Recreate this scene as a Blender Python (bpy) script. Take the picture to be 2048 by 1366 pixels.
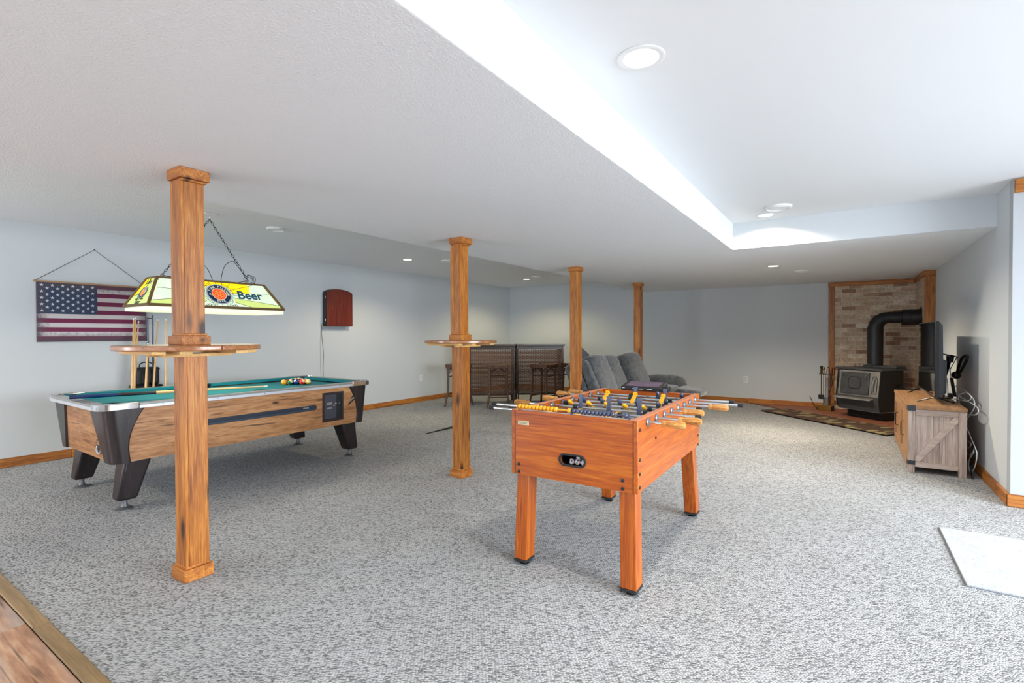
import bpy, bmesh, math, random
from mathutils import Vector, Matrix
random.seed(7)
PI = math.pi
for o in list(bpy.data.objects): bpy.data.objects.remove(o)
SC = bpy.context.scene
COL = SC.collection

# ------------------------------------------------------------------ camera
cam_d = bpy.data.cameras.new('camera'); cam = bpy.data.objects.new('camera', cam_d); COL.objects.link(cam)
YAW, PITCH, ROLL, FPX = 0.587806437, 0.0137742878, -0.00303583009, 1002.97
cam_d.sensor_width = 36.0; cam_d.lens = FPX * 36.0 / 2048.0; cam_d.clip_start = 0.05; cam_d.clip_end = 200
f = Vector((-math.sin(YAW)*math.cos(PITCH), math.cos(YAW)*math.cos(PITCH), -math.sin(PITCH)))
r0 = Vector((math.cos(YAW), math.sin(YAW), 0)); u0 = r0.cross(f)
r = math.cos(ROLL)*r0 + math.sin(ROLL)*u0; u = -math.sin(ROLL)*r0 + math.cos(ROLL)*u0
M = Matrix((r, u, -f)).transposed().to_4x4(); M.translation = Vector((0, 0, 1.3)); cam.matrix_world = M
SC.camera = cam

# ------------------------------------------------------------------ view, world, daylight
SC.view_settings.view_transform = 'Standard'; SC.view_settings.look = 'None'
SC.view_settings.gamma = 1.0; SC.view_settings.use_curve_mapping = False
SC.view_settings.exposure = 0.43
W = bpy.data.worlds.new('sky'); SC.world = W; W.use_nodes = True
bg = W.node_tree.nodes['Background']; bg.inputs[0].default_value = (0.72, 0.84, 1.0, 1); bg.inputs[1].default_value = 1.2
SC.cycles.max_bounces = 10; SC.cycles.diffuse_bounces = 7; SC.cycles.glossy_bounces = 4
SC.cycles.sample_clamp_indirect = 6.0

def area_light(name, loc, size, direction, power, color=(1, 1, 1), spread=PI):
    d = bpy.data.lights.new(name, 'AREA'); d.shape = 'RECTANGLE'; d.size, d.size_y = size
    d.energy = power; d.color = color; d.spread = spread
    o = bpy.data.objects.new(name, d); COL.objects.link(o); o.location = loc
    o.rotation_euler = Vector(direction).to_track_quat('-Z', 'Y').to_euler(); return o
# daylight through the patio door (right, out of frame) and through the window wall behind the camera
area_light('patio_door_daylight', (4.9, 2.0, 2.3), (4.2, 2.6), (-1, 0, -.36), 960, (0.87, 0.935, 1.0))
area_light('patio_ground_daylight', (3.45, 2.2, .55), (3.9, .9), (-1, 0, .30), 55, (0.92, 0.96, 1.0))
area_light('rear_window_daylight', (-1.6, -3.05, 1.30), (6.4, 1.7), (0, 1, 0), 48, (0.90, 0.95, 1.0))
area_light('left_window_daylight', (-5.6, -3.05, 1.3), (1.6, 1.6), (0, 1, 0), 80, (0.88, 0.94, 1.0))

# ------------------------------------------------------------------ materials
def lin(c):
    return tuple((x/12.92 if x <= 0.04045 else ((x+0.055)/1.055)**2.4) for x in c)
def rgb(r_, g_, b_): return lin((r_/255, g_/255, b_/255)) + (1,)
_mats = {}
def newmat(name):
    m = bpy.data.materials.new(name); m.use_nodes = True; nt = m.node_tree
    return m, nt, nt.nodes['Principled BSDF']
def plain(name, col, rough=0.5, metal=0.0, emit=None, es=1.0, noise=0.0, nscale=20, bump=0.0, bscale=60, coat=0.0):
    if name in _mats: return _mats[name]
    m, nt, p = newmat(name)
    p.inputs['Base Color'].default_value = col; p.inputs['Roughness'].default_value = rough
    p.inputs['Metallic'].default_value = metal
    if coat: p.inputs['Coat Weight'].default_value = coat
    if emit: p.inputs['Emission Color'].default_value = emit; p.inputs['Emission Strength'].default_value = es
    if noise or bump:
        tc = nt.nodes.new('ShaderNodeTexCoord')
    if noise:
        n = nt.nodes.new('ShaderNodeTexNoise'); n.inputs['Scale'].default_value = nscale; n.inputs['Detail'].default_value = 5
        nt.links.new(tc.outputs['Object'], n.inputs['Vector'])
        cr = nt.nodes.new('ShaderNodeValToRGB'); cr.color_ramp.elements[0].position = .3; cr.color_ramp.elements[1].position = .7
        cr.color_ramp.elements[0].color = tuple(c*(1-noise) for c in col[:3])+(1,)
        cr.color_ramp.elements[1].color = tuple(min(1, c*(1+noise*.6)) for c in col[:3])+(1,)
        nt.links.new(n.outputs['Fac'], cr.inputs[0]); nt.links.new(cr.outputs[0], p.inputs['Base Color'])
    if bump:
        n = nt.nodes.new('ShaderNodeTexNoise'); n.inputs['Scale'].default_value = bscale; n.inputs['Detail'].default_value = 3
        nt.links.new(tc.outputs['Object'], n.inputs['Vector'])
        b = nt.nodes.new('ShaderNodeBump'); b.inputs['Strength'].default_value = bump; b.inputs['Distance'].default_value = .01
        nt.links.new(n.outputs['Fac'], b.inputs['Height']); nt.links.new(b.outputs[0], p.inputs['Normal'])
    _mats[name] = m; return m

def wood(name, dark, mid, light, axis='z', rough=0.35, scale=14, stretch=.07, knots=0.0, rand=True, coat=0.0, contrast=.5, cracks=0.0, kscale=(5, 5, 1.5), gray=None):
    """stretched noise grain along an axis of the object, optional knots"""
    key = name + axis
    if key in _mats: return _mats[key]
    m, nt, p = newmat(key); N = nt.nodes.new; L = nt.links.new
    p.inputs['Roughness'].default_value = rough
    if coat: p.inputs['Coat Weight'].default_value = coat; p.inputs['Coat Roughness'].default_value = .15
    tc = N('ShaderNodeTexCoord'); vec = tc.outputs['Object']
    oi = None
    if rand:
        oi = N('ShaderNodeObjectInfo'); mu = N('ShaderNodeMath'); mu.operation = 'MULTIPLY'; mu.inputs[1].default_value = 37.0
        L(oi.outputs['Random'], mu.inputs[0]); ad = N('ShaderNodeVectorMath'); ad.operation = 'ADD'
        L(vec, ad.inputs[0]); L(mu.outputs[0], ad.inputs[1]); vec = ad.outputs[0]
    mp = N('ShaderNodeMapping'); s = [scale]*3; s['xyz'.index(axis)] = scale*stretch; mp.inputs['Scale'].default_value = s
    L(vec, mp.inputs['Vector'])
    n1 = N('ShaderNodeTexNoise'); n1.inputs['Scale'].default_value = 1.0; n1.inputs['Detail'].default_value = 7; n1.inputs['Roughness'].default_value = .62; n1.inputs['Distortion'].default_value = .9
    L(mp.outputs[0], n1.inputs['Vector'])
    n2 = N('ShaderNodeTexNoise'); n2.inputs['Scale'].default_value = 6.0; n2.inputs['Detail'].default_value = 4; L(mp.outputs[0], n2.inputs['Vector'])
    mx = N('ShaderNodeMix'); mx.data_type = 'FLOAT'; mx.inputs['Factor'].default_value = .42
    L(n1.outputs['Fac'], mx.inputs['A']); L(n2.outputs['Fac'], mx.inputs['B'])
    cr = N('ShaderNodeValToRGB'); e = cr.color_ramp.elements
    h = .5*contrast*.5
    e[0].position = .5-h*1.3; e[0].color = dark; e[1].position = .5+h*1.3; e[1].color = light
    k = cr.color_ramp.elements.new(.5); k.color = mid
    L(mx.outputs['Result'], cr.inputs[0]); col = cr.outputs[0]
    if gray:
        n3 = N('ShaderNodeTexNoise'); n3.inputs['Scale'].default_value = .55; n3.inputs['Detail'].default_value = 2; L(mp.outputs[0], n3.inputs['Vector'])
        r3 = N('ShaderNodeValToRGB'); r3.color_ramp.elements[0].position = .48; r3.color_ramp.elements[1].position = .64
        L(n3.outputs['Fac'], r3.inputs[0])
        mm = N('ShaderNodeMix'); mm.data_type = 'RGBA'; mm.inputs['B'].default_value = gray
        mk = N('ShaderNodeMath'); mk.operation = 'MULTIPLY'; mk.inputs[1].default_value = .6; L(r3.outputs[0], mk.inputs[0])
        L(mk.outputs[0], mm.inputs['Factor']); L(col, mm.inputs['A']); col = mm.outputs['Result']
    if cracks:
        mp3 = N('ShaderNodeMapping'); s3 = [scale*3]*3; s3['xyz'.index(axis)] = scale*.12; mp3.inputs['Scale'].default_value = s3; L(vec, mp3.inputs['Vector'])
        n4 = N('ShaderNodeTexNoise'); n4.inputs['Scale'].default_value = .7; n4.inputs['Detail'].default_value = 3; n4.inputs['Distortion'].default_value = 1.5; L(mp3.outputs[0], n4.inputs['Vector'])
        r4 = N('ShaderNodeValToRGB'); r4.color_ramp.elements[0].position = .33; r4.color_ramp.elements[0].color = (1, 1, 1, 1); r4.color_ramp.elements[1].position = .40; r4.color_ramp.elements[1].color = (0, 0, 0, 1)
        L(n4.outputs['Fac'], r4.inputs[0])
        mm = N('ShaderNodeMix'); mm.data_type = 'RGBA'; mm.inputs['B'].default_value = tuple(c*.3 for c in dark[:3])+(1,)
        mk = N('ShaderNodeMath'); mk.operation = 'MULTIPLY'; mk.inputs[1].default_value = cracks; L(r4.outputs[0], mk.inputs[0])
        L(mk.outputs[0], mm.inputs['Factor']); L(col, mm.inputs['A']); col = mm.outputs['Result']
    if knots:
        mp2 = N('ShaderNodeMapping'); ks = list(kscale)
        if axis == 'x': ks = [kscale[2], kscale[0], kscale[1]]
        if axis == 'y': ks = [kscale[0], kscale[2], kscale[1]]
        mp2.inputs['Scale'].default_value = ks; L(vec, mp2.inputs['Vector'])
        vo = N('ShaderNodeTexVoronoi'); vo.inputs['Scale'].default_value = 1.0; L(mp2.outputs[0], vo.inputs['Vector'])
        kr = N('ShaderNodeValToRGB'); ke = kr.color_ramp.elements; ke[0].position = .07*knots; ke[0].color = (1, 1, 1, 1); ke[1].position = .17*knots; ke[1].color = (0, 0, 0, 1)
        L(vo.outputs['Distance'], kr.inputs[0])
        mk = N('ShaderNodeMix'); mk.data_type = 'RGBA'; mk.inputs['B'].default_value = tuple(c*.28 for c in dark[:3])+(1,)
        L(kr.outputs[0], mk.inputs['Factor']); L(col, mk.inputs['A']); col = mk.outputs['Result']
    if oi:
        mr_ = N('ShaderNodeMapRange'); mr_.inputs['To Min'].default_value = .86; mr_.inputs['To Max'].default_value = 1.08; L(oi.outputs['Random'], mr_.inputs['Value'])
        hs = N('ShaderNodeHueSaturation'); L(mr_.outputs[0], hs.inputs['Value']); L(col, hs.inputs['Color']); col = hs.outputs[0]
    L(col, p.inputs['Base Color'])
    b = N('ShaderNodeBump'); b.inputs['Strength'].default_value = .12; b.inputs['Distance'].default_value = .004
    L(n2.outputs['Fac'], b.inputs['Height']); L(b.outputs[0], p.inputs['Normal'])
    _mats[key] = m; return m

def paint(name, col, bump=.25, scale=130, rough=.85, dist=.003):
    m, nt, p = newmat(name); N = nt.nodes.new; L = nt.links.new
    p.inputs['Base Color'].default_value = col; p.inputs['Roughness'].default_value = rough
    p.inputs['Specular IOR Level'].default_value = .25
    tc = N('ShaderNodeTexCoord'); n = N('ShaderNodeTexNoise'); n.inputs['Scale'].default_value = scale; n.inputs['Detail'].default_value = 4; n.inputs['Roughness'].default_value = .65
    L(tc.outputs['Object'], n.inputs['Vector'])
    b = N('ShaderNodeBump'); b.inputs['Strength'].default_value = bump; b.inputs['Distance'].default_value = dist
    L(n.outputs['Fac'], b.inputs['Height']); L(b.outputs[0], p.inputs['Normal'])
    return m
M_WALL = paint('wall_paint_grey', (0.58, 0.615, 0.64, 1), .12, 160)
M_WALL_DARKENED = paint('wall_paint_grey_darkened', (0.42, 0.44, 0.46, 1), .12, 160)  # same grey paint, colour darkened to offset the strong daylight falling on it
M_CEILT = paint('ceiling_texture_paint', (0.82, 0.855, 0.89, 1), .6, 115, dist=.009)
M_CEIL = paint('ceiling_paint', (0.76, 0.785, 0.805, 1), .1, 140)

def carpet_material():
    m, nt, p = newmat('berber_carpet'); N = nt.nodes.new; L = nt.links.new
    p.inputs['Roughness'].default_value = .95; p.inputs['Specular IOR Level'].default_value = .1
    tc = N('ShaderNodeTexCoord'); mp = N('ShaderNodeMapping'); mp.inputs['Scale'].default_value = (78, 165, 1)
    mr = N('ShaderNodeMapping'); mr.inputs['Rotation'].default_value = (0, 0, math.radians(-38)); L(tc.outputs['Object'], mr.inputs['Vector']); L(mr.outputs[0], mp.inputs['Vector'])
    vo = N('ShaderNodeTexVoronoi'); vo.inputs['Scale'].default_value = 1.0; vo.voronoi_dimensions = '2D'; vo.inputs['Randomness'].default_value = .75
    L(mp.outputs[0], vo.inputs['Vector'])
    sp = N('ShaderNodeSeparateColor'); L(vo.outputs['Color'], sp.inputs[0])
    cr = N('ShaderNodeValToRGB'); cr.color_ramp.interpolation = 'LINEAR'; e = cr.color_ramp.elements
    e[0].position = 0; e[0].color = (.20, .205, .21, 1); e[1].position = 1; e[1].color = (.54, .555, .56, 1)
    for pos, c in ((.13, (.235, .24, .245, 1)), (.26, (.385, .393, .395, 1)), (.6, (.48, .49, .498, 1))):
        k = e.new(pos); k.color = c
    L(sp.outputs[0], cr.inputs[0])
    # dark gap between loops
    dr = N('ShaderNodeValToRGB'); dr.color_ramp.elements[0].position = .35; dr.color_ramp.elements[0].color = (1, 1, 1, 1); dr.color_ramp.elements[1].position = .8; dr.color_ramp.elements[1].color = (.42, .41, .40, 1)
    L(vo.outputs['Distance'], dr.inputs[0])
    mu = N('ShaderNodeMix'); mu.data_type = 'RGBA'; mu.blend_type = 'MULTIPLY'; mu.inputs['Factor'].default_value = 1
    L(cr.outputs[0], mu.inputs['A']); L(dr.outputs[0], mu.inputs['B'])
    n = N('ShaderNodeTexNoise'); n.inputs['Scale'].default_value = 1.3; n.inputs['Detail'].default_value = 3; L(tc.outputs['Object'], n.inputs['Vector'])
    nr = N('ShaderNodeValToRGB'); nr.color_ramp.elements[0].position = .3; nr.color_ramp.elements[0].color = (.90, .89, .88, 1); nr.color_ramp.elements[1].position = .7; nr.color_ramp.elements[1].color = (1, 1, 1, 1)
    L(n.outputs['Fac'], nr.inputs[0])
    m2 = N('ShaderNodeMix'); m2.data_type = 'RGBA'; m2.blend_type = 'MULTIPLY'; m2.inputs['Factor'].default_value = 1
    L(mu.outputs['Result'], m2.inputs['A']); L(nr.outputs[0], m2.inputs['B']); L(m2.outputs['Result'], p.inputs['Base Color'])
    b = N('ShaderNodeBump'); b.inputs['Strength'].default_value = .7; b.inputs['Distance'].default_value = .008; b.invert = True
    L(vo.outputs['Distance'], b.inputs['Height']); L(b.outputs[0], p.inputs['Normal'])
    return m
M_CARPET = carpet_material()

PINE = dict(dark=rgb(108, 54, 12), mid=rgb(168, 100, 30), light=rgb(206, 144, 66), rough=.45, scale=22, knots=1.35, coat=.05, contrast=.56, kscale=(7, 7, 2.6))
def pine(axis): return wood('honey_pine', axis=axis, **PINE)
TRIM = dict(dark=rgb(120, 64, 18), mid=rgb(170, 102, 36), light=rgb(198, 132, 58), rough=.5, scale=22, knots=.8, contrast=.42, kscale=(6, 6, 2.2))
def trimw(axis): return wood('trim_pine', axis=axis, **TRIM)
def cherry(axis): return wood('cherry_laminate', rgb(136, 54, 2), rgb(174, 82, 6), rgb(204, 114, 26), axis, rough=.35, scale=22, stretch=.045, contrast=.5, coat=.22)
def barn(axis): return wood('barnwood_laminate', rgb(112, 68, 36), rgb(168, 118, 74), rgb(198, 152, 106), axis, rough=.42, scale=15, stretch=.12, cracks=.75, contrast=.6, knots=.5, kscale=(5, 5, 2))
def greyoak(axis): return wood('grey_oak_laminate', rgb(136, 114, 100), rgb(190, 170, 158), rgb(222, 210, 202), axis, rough=.5, scale=22, stretch=.06, contrast=.7, cracks=.35)
def brownoak(axis): return wood('brown_oak_laminate', rgb(120, 84, 54), rgb(168, 124, 84), rgb(198, 156, 114), axis, rough=.45, scale=22, stretch=.06, contrast=.7, cracks=.35)
M_DKWOOD = wood('dark_espresso_laminate', rgb(22, 17, 18), rgb(40, 32, 34), rgb(62, 52, 54), 'z', rough=.32, scale=26, stretch=.08, contrast=.8)
M_STOOL = wood('dark_bentwood', rgb(48, 30, 20), rgb(84, 56, 40), rgb(112, 80, 58), 'z', rough=.45, scale=20, contrast=.6)
M_BLACK = plain('black_satin', rgb(22, 23, 25), .42)
M_BLACKM = plain('black_matte', rgb(26, 27, 29), .8)
M_RUBBER = plain('black_rubber', rgb(30, 33, 36), .7)
M_CHROME = plain('chrome', rgb(215, 218, 220), .12, 1.0)
M_STEEL = plain('brushed_steel', rgb(170, 174, 180), .32, 1.0)
M_ALU = plain('pale_aluminium', rgb(205, 210, 218), .36, .55)
M_WHITE = plain('white_plastic', rgb(228, 230, 230), .4)
M_FELT = plain('green_felt', rgb(0, 112, 124), .95, noise=.08, nscale=60)
M_NAVY = plain('navy_plastic', rgb(64, 74, 102), .32, coat=.3)
M_YELL = plain('yellow_plastic', rgb(236, 172, 10), .32, coat=.3)
M_BRASS = plain('brass', rgb(176, 136, 70), .3, .9)
M_GOLDF = plain('antique_gold_frame', rgb(112, 88, 52), .45, .2, noise=.2, nscale=40)

# ------------------------------------------------------------------ mesh builder
class MB:
    def __init__(s): s.v = []; s.f = []
    def add(s, vs, fs):
        b = len(s.v); s.v += [tuple(x) for x in vs]; s.f += [tuple(b+i for i in q) for q in fs]; return s
    def box(s, x0, x1, y0, y1, z0, z1, mtx=None):
        vs = [Vector((x, y, z)) for z in (z0, z1) for y in (y0, y1) for x in (x0, x1)]
        if mtx: vs = [mtx @ v for v in vs]
        return s.add(vs, [(0, 2, 3, 1), (4, 5, 7, 6), (0, 1, 5, 4), (2, 6, 7, 3), (0, 4, 6, 2), (1, 3, 7, 5)])
    def hexa(s, b, t):
        """b and t: 4 points each, same winding (counterclockwise seen from above)"""
        return s.add(list(b)+list(t), [(3, 2, 1, 0), (4, 5, 6, 7), (0, 1, 5, 4), (1, 2, 6, 5), (2, 3, 7, 6), (3, 0, 4, 7)])
    def prism(s, poly, a, b, fn):
        """extrude 2-D polygon from a to b; fn(u,v,w) gives the 3-D point"""
        n = len(poly); vs = [fn(u_, v_, a) for u_, v_ in poly]+[fn(u_, v_, b) for u_, v_ in poly]
        fs = [tuple(range(n-1, -1, -1)), tuple(range(n, 2*n))]+[(i, (i+1) % n, n+(i+1) % n, n+i) for i in range(n)]
        return s.add(vs, fs)
    def cyl(s, p0, p1, r0_, r1_=None, n=14, cap=True):
        r1_ = r0_ if r1_ is None else r1_; p0, p1 = Vector(p0), Vector(p1); d = (p1-p0).normalized()
        a = d.orthogonal().normalized(); b = d.cross(a)
        vs = [p0+(a*math.cos(2*PI*i/n)+b*math.sin(2*PI*i/n))*r0_ for i in range(n)]+[p1+(a*math.cos(2*PI*i/n)+b*math.sin(2*PI*i/n))*r1_ for i in range(n)]
        fs = [(i, (i+1) % n, n+(i+1) % n, n+i) for i in range(n)]
        if cap: fs += [tuple(range(n-1, -1, -1)), tuple(range(n, 2*n))]
        return s.add(vs, fs)
    def lathe(s, prof, origin=(0, 0, 0), axis=(0, 0, 1), n=20):
        """prof: list of (radius, height)"""
        o = Vector(origin); d = Vector(axis).normalized(); a = d.orthogonal().normalized(); b = d.cross(a); vs = []; fs = []
        for rr, h in prof:
            vs += [o+d*h+(a*math.cos(2*PI*i/n)+b*math.sin(2*PI*i/n))*max(rr, 1e-4) for i in range(n)]
        for k in range(len(prof)-1):
            fs += [(k*n+i, k*n+(i+1) % n, (k+1)*n+(i+1) % n, (k+1)*n+i) for i in range(n)]
        fs += [tuple(range(n-1, -1, -1)), tuple(range((len(prof)-1)*n, len(prof)*n))]
        return s.add(vs, fs)
    def tube(s, pts, rad, n=8, closed=False):
        P = [Vector(p) for p in pts]; m = len(P); R_ = rad if isinstance(rad, (list, tuple)) else [rad]*m
        vs = []; fs = []; prev = None
        for k in range(m):
            if closed: t = (P[(k+1) % m]-P[k-1])
            else: t = P[min(k+1, m-1)]-P[max(k-1, 0)]
            t = t.normalized() if t.length > 1e-9 else Vector((0, 0, 1))
            if prev is None: a = t.orthogonal().normalized()
            else:
                a = prev-t*prev.dot(t); a = a.normalized() if a.length > 1e-6 else t.orthogonal().normalized()
            prev = a; b = t.cross(a)
            vs += [P[k]+(a*math.cos(2*PI*i/n)+b*math.sin(2*PI*i/n))*R_[k] for i in range(n)]
        for k in range(m if closed else m-1):
            k2 = (k+1) % m
            fs += [(k*n+i, k*n+(i+1) % n, k2*n+(i+1) % n, k2*n+i) for i in range(n)]
        if not closed: fs += [tuple(range(n-1, -1, -1)), tuple(range((m-1)*n, m*n))]
        return s.add(vs, fs)
    def sphere(s, c, rad, n=14, m=8, sc=(1, 1, 1)):
        c = Vector(c); vs = [c+Vector((0, 0, -rad*sc[2]))]; fs = []
        for j in range(1, m):
            ph = -PI/2+PI*j/m
            vs += [c+Vector((rad*sc[0]*math.cos(ph)*math.cos(2*PI*i/n), rad*sc[1]*math.cos(ph)*math.sin(2*PI*i/n), rad*sc[2]*math.sin(ph))) for i in range(n)]
        vs.append(c+Vector((0, 0, rad*sc[2]))); top = len(vs)-1
        fs += [(0, 1+(i+1) % n, 1+i) for i in range(n)]
        for j in range(m-2):
            fs += [(1+j*n+i, 1+j*n+(i+1) % n, 1+(j+1)*n+(i+1) % n, 1+(j+1)*n+i) for i in range(n)]
        fs += [(1+(m-2)*n+i, 1+(m-2)*n+(i+1) % n, top) for i in range(n)]
        return s.add(vs, fs)
    def xf(s, mtx): s.v = [tuple(mtx @ Vector(p)) for p in s.v]; return s
    def mesh(s, name, mat, smooth=True):
        me = bpy.data.meshes.new(name); me.from_pydata(s.v, [], s.f); me.update()
        bm = bmesh.new(); bm.from_mesh(me); bmesh.ops.recalc_face_normals(bm, faces=bm.faces); bm.to_mesh(me); bm.free()
        if mat: me.materials.append(mat)
        if smooth:
            me.polygons.foreach_set('use_smooth', [True]*len(me.polygons)); me.set_sharp_from_angle(angle=math.radians(38))
        return me
def OBJ(name, mb, mat=None, parent=None, label=None, bevel=0.0, seg=2, kind=None, smooth=True, sub=0):
    me = mb.mesh(name, mat, smooth) if isinstance(mb, MB) else mb
    o = bpy.data.objects.new(name, me); COL.objects.link(o)
    if parent: o.parent = parent
    if label: o['label'] = label
    if kind: o['kind'] = kind
    if bevel:
        b = o.modifiers.new('bevel', 'BEVEL'); b.width = bevel; b.segments = seg; b.limit_method = 'ANGLE'; b.angle_limit = math.radians(40)
        b.harden_normals = False
    if sub:
        b = o.modifiers.new('subdivision', 'SUBSURF'); b.levels = sub; b.render_levels = sub
    return o
def THING(name, label, cat, loc=(0, 0, 0), rz=0.0, group=None):
    o = bpy.data.objects.new(name, None); COL.objects.link(o); o.location = loc; o.rotation_euler = (0, 0, rz)
    o.empty_display_size = .1; o['label'] = label; o['category'] = cat
    if group: o['group'] = group
    return o
def TAG(o, label, cat, group=None):
    o['label'] = label; o['category'] = cat
    if group: o['group'] = group
    return o
def COPY(root, label=None):
    r_ = root.copy(); COL.objects.link(r_)
    if label: r_['label'] = label
    for ch in list(root.children):
        c = ch.copy(); COL.objects.link(c); c.parent = r_
        for g in list(ch.children):
            d = g.copy(); COL.objects.link(d); d.parent = c
    return r_
def TEXT(name, body, size, mat, parent, mtx, depth=.0008, align='CENTER', italic=0.0, stretch=1.0, label=None, bold=0.0):
    cu = bpy.data.curves.new(name, 'FONT'); cu.body = body; cu.size = size; cu.extrude = depth; cu.align_x = align; cu.align_y = 'CENTER'; cu.shear = italic; cu.offset = bold
    t = bpy.data.objects.new(name+'_curve', cu); COL.objects.link(t)
    dg = bpy.context.evaluated_depsgraph_get(); me = bpy.data.meshes.new_from_object(t.evaluated_get(dg))
    bpy.data.objects.remove(t); me.transform(Matrix.Diagonal((stretch, 1, 1, 1))); me.transform(mtx)
    me.materials.clear(); me.materials.append(mat)
    return OBJ(name, me, mat, parent, label)

# ------------------------------------------------------------------ room shell
XL, YB, XR, YC = -6.912, 10.28, 1.03, 5.19      # left wall, back wall, right wall, outside corner
XE, YN = 3.05, -2.9                              # far right (patio) wall, wall behind the camera
ZS, ZC = 2.18, 2.45                              # soffit and ceiling heights
fl = OBJ('floor', MB().box(XL-.1, XE+.1, .70, YB+.1, -.1, 0), M_CARPET, kind='structure', label='light grey and beige flecked loop-pile carpet')
OBJ('wall_left', MB().box(XL-.1, XL, YN-.1, YB+.1, 0, ZC+.15), M_WALL, kind='structure')
OBJ('wall_back', MB().box(XL, XR+.1, YB, YB+.1, 0, ZC+.15), M_WALL, kind='structure')
OBJ('wall_right', MB().box(XR, XR+.1, YC+.1, YB, 0, ZC+.15), M_WALL, kind='structure')
OBJ('wall_corner', MB().box(XR-.0, XE+.1, YC, YC+.1, 0, ZC+.15), M_WALL_DARKENED, kind='structure', label='brightly lit grey wall round the corner at the right edge')
# wall with the patio door opening
w = MB(); w.box(XE, XE+.12, YN-.1, .30, 0, ZC+.15); w.box(XE, XE+.12, 4.40, YC, 0, ZC+.15); w.box(XE, XE+.12, .30, 4.40, 2.12, ZC+.15)
OBJ('wall_patio', w, M_WALL_DARKENED, kind='structure')
w = MB(); y0, y1 = YN-.12, YN
w.box(XL, -6.5, y0, y1, 0, ZC+.15); w.box(-4.75, -4.6, y0, y1, 0, ZC+.15); w.box(1.5, XE, y0, y1, 0, ZC+.15)
w.box(-6.5, -4.75, y0, y1, 0, .45); w.box(-6.5, -4.75, y0, y1, 2.12, ZC+.15); w.box(-4.6, 1.5, y0, y1, 0, .42); w.box(-4.6, 1.5, y0, y1, 2.15, ZC+.15)
OBJ('wall_near', w, M_WALL_DARKENED, kind='structure')
# ceiling slab and the dropped soffit
c = MB(); c.box(XL-.1, -3.505, YN-.1, YB+.1, ZC, ZC+.12)
OBJ('ceiling_left', c, M_CEILT, kind='structure')
OBJ('ceiling', MB().box(-.995, XE+.1, YN-.1, 5.67, ZC, ZC+.12), M_CEIL, kind='structure')
s_ = MB(); s_.box(-3.505, -.995, YN-.1, YB, ZS, ZC+.12)
s_.box(-.995, XR, 5.67, YB, ZS, ZC+.12)
OBJ('ceiling_soffit', s_, M_CEILT, kind='structure')
# smooth side faces of the tray
OBJ('trim_1', MB().box(-.9975, -.992, YN, 5.67, ZS+.0005, ZC), M_CEIL, kind='structure', label='smooth white side of the ceiling tray')
OBJ('trim_2', MB().box(-.992, XR, 5.664, 5.6715, ZS+.0005, ZC), M_WALL, kind='structure', label='smooth pale end of the ceiling tray')

# baseboards (each board its own piece)
def baseboard(name, pts, axis, th, sgn):
    root = None
    for i, (a, b) in enumerate(pts):
        if axis == 'y': m_ = MB().box(th[0], th[1], a, b, 0, .092)
        else: m_ = MB().box(a, b, th[0], th[1], 0, .092)
        if root is None: root = OBJ(name, m_, trimw(axis), kind='structure', bevel=.004)
        else: OBJ('board', m_, trimw(axis), root, bevel=.004)
baseboard('baseboard_left', ((YN, 1.84), (1.843, 5.2), (5.203, 8.9), (8.903, YB)), 'y', (XL, XL+.02), 1)
baseboard('baseboard_back', ((XL+.02, -4.2), (-4.197, -1.53), (-1.527, -.26)), 'x', (YB-.02, YB), -1)
baseboard('baseboard_right', ((YC-.02, 5.52), (5.523, 7.6), (7.603, 9.07)), 'y', (XR-.02, XR), -1)
OBJ('baseboard_corner', MB().box(XR-.02, XE, YC-.022, YC-.0005, 0, .095), trimw('x'), kind='structure', bevel=.004)
OBJ('trim_3', MB().box(1.035, XE, YC-.025, YC-.0005, 2.34, 2.44), pine('x'), kind='structure', bevel=.004, label='pine board below the ceiling round the right corner')

# patio door and rear windows (out of frame, daylight comes through them)
M_GLASS, nt, p = newmat('window_glass')
tr = nt.nodes.new('ShaderNodeBsdfTransparent'); gl = nt.nodes.new('ShaderNodeBsdfGlossy'); gl.inputs['Roughness'].default_value = .02; mxs = nt.nodes.new('ShaderNodeMixShader'); mxs.inputs[0].default_value = .06
nt.links.new(tr.outputs[0], mxs.inputs[1]); nt.links.new(gl.outputs[0], mxs.inputs[2]); nt.links.new(mxs.outputs[0], nt.nodes['Material Output'].inputs[0])
M_VINYL = plain('white_vinyl', rgb(235, 236, 236), .4)
def framed(name, axis, at, a0, a1, z0, z1, panes):
    root = MB(); t = .05
    def bx(mb, a, b, c_, d, dep=.04):
        return mb.box(at-dep, at+dep, a, b, c_, d) if axis == 'x' else mb.box(a, b, at-dep, at+dep, c_, d)
    bx(root, a0, a1, z0, z0+t); bx(root, a0, a1, z1-t, z1); bx(root, a0, a0+t, z0, z1); bx(root, a1-t, a1, z0, z1)
    rt = OBJ(name, root, M_VINYL, kind='structure')
    wd = (a1-a0)/panes
    for i in range(panes):
        if i: OBJ('mullion', bx(MB(), a0+wd*i-.035, a0+wd*i+.035, z0+t, z1-t), M_VINYL, rt)
        OBJ('pane', bx(MB(), a0+wd*i+.03, a0+wd*(i+1)-.03, z0+t, z1-t, .003), M_GLASS, rt)
framed('door_1', 'x', XE+.05, .30, 4.40, 0.0, 2.12, 3)
framed('window_1', 'y', YN-.06, -4.6, 1.5, .42, 2.15, 4)
framed('window_2', 'y', YN-.06, -6.5, -4.75, .45, 2.12, 1)

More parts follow.
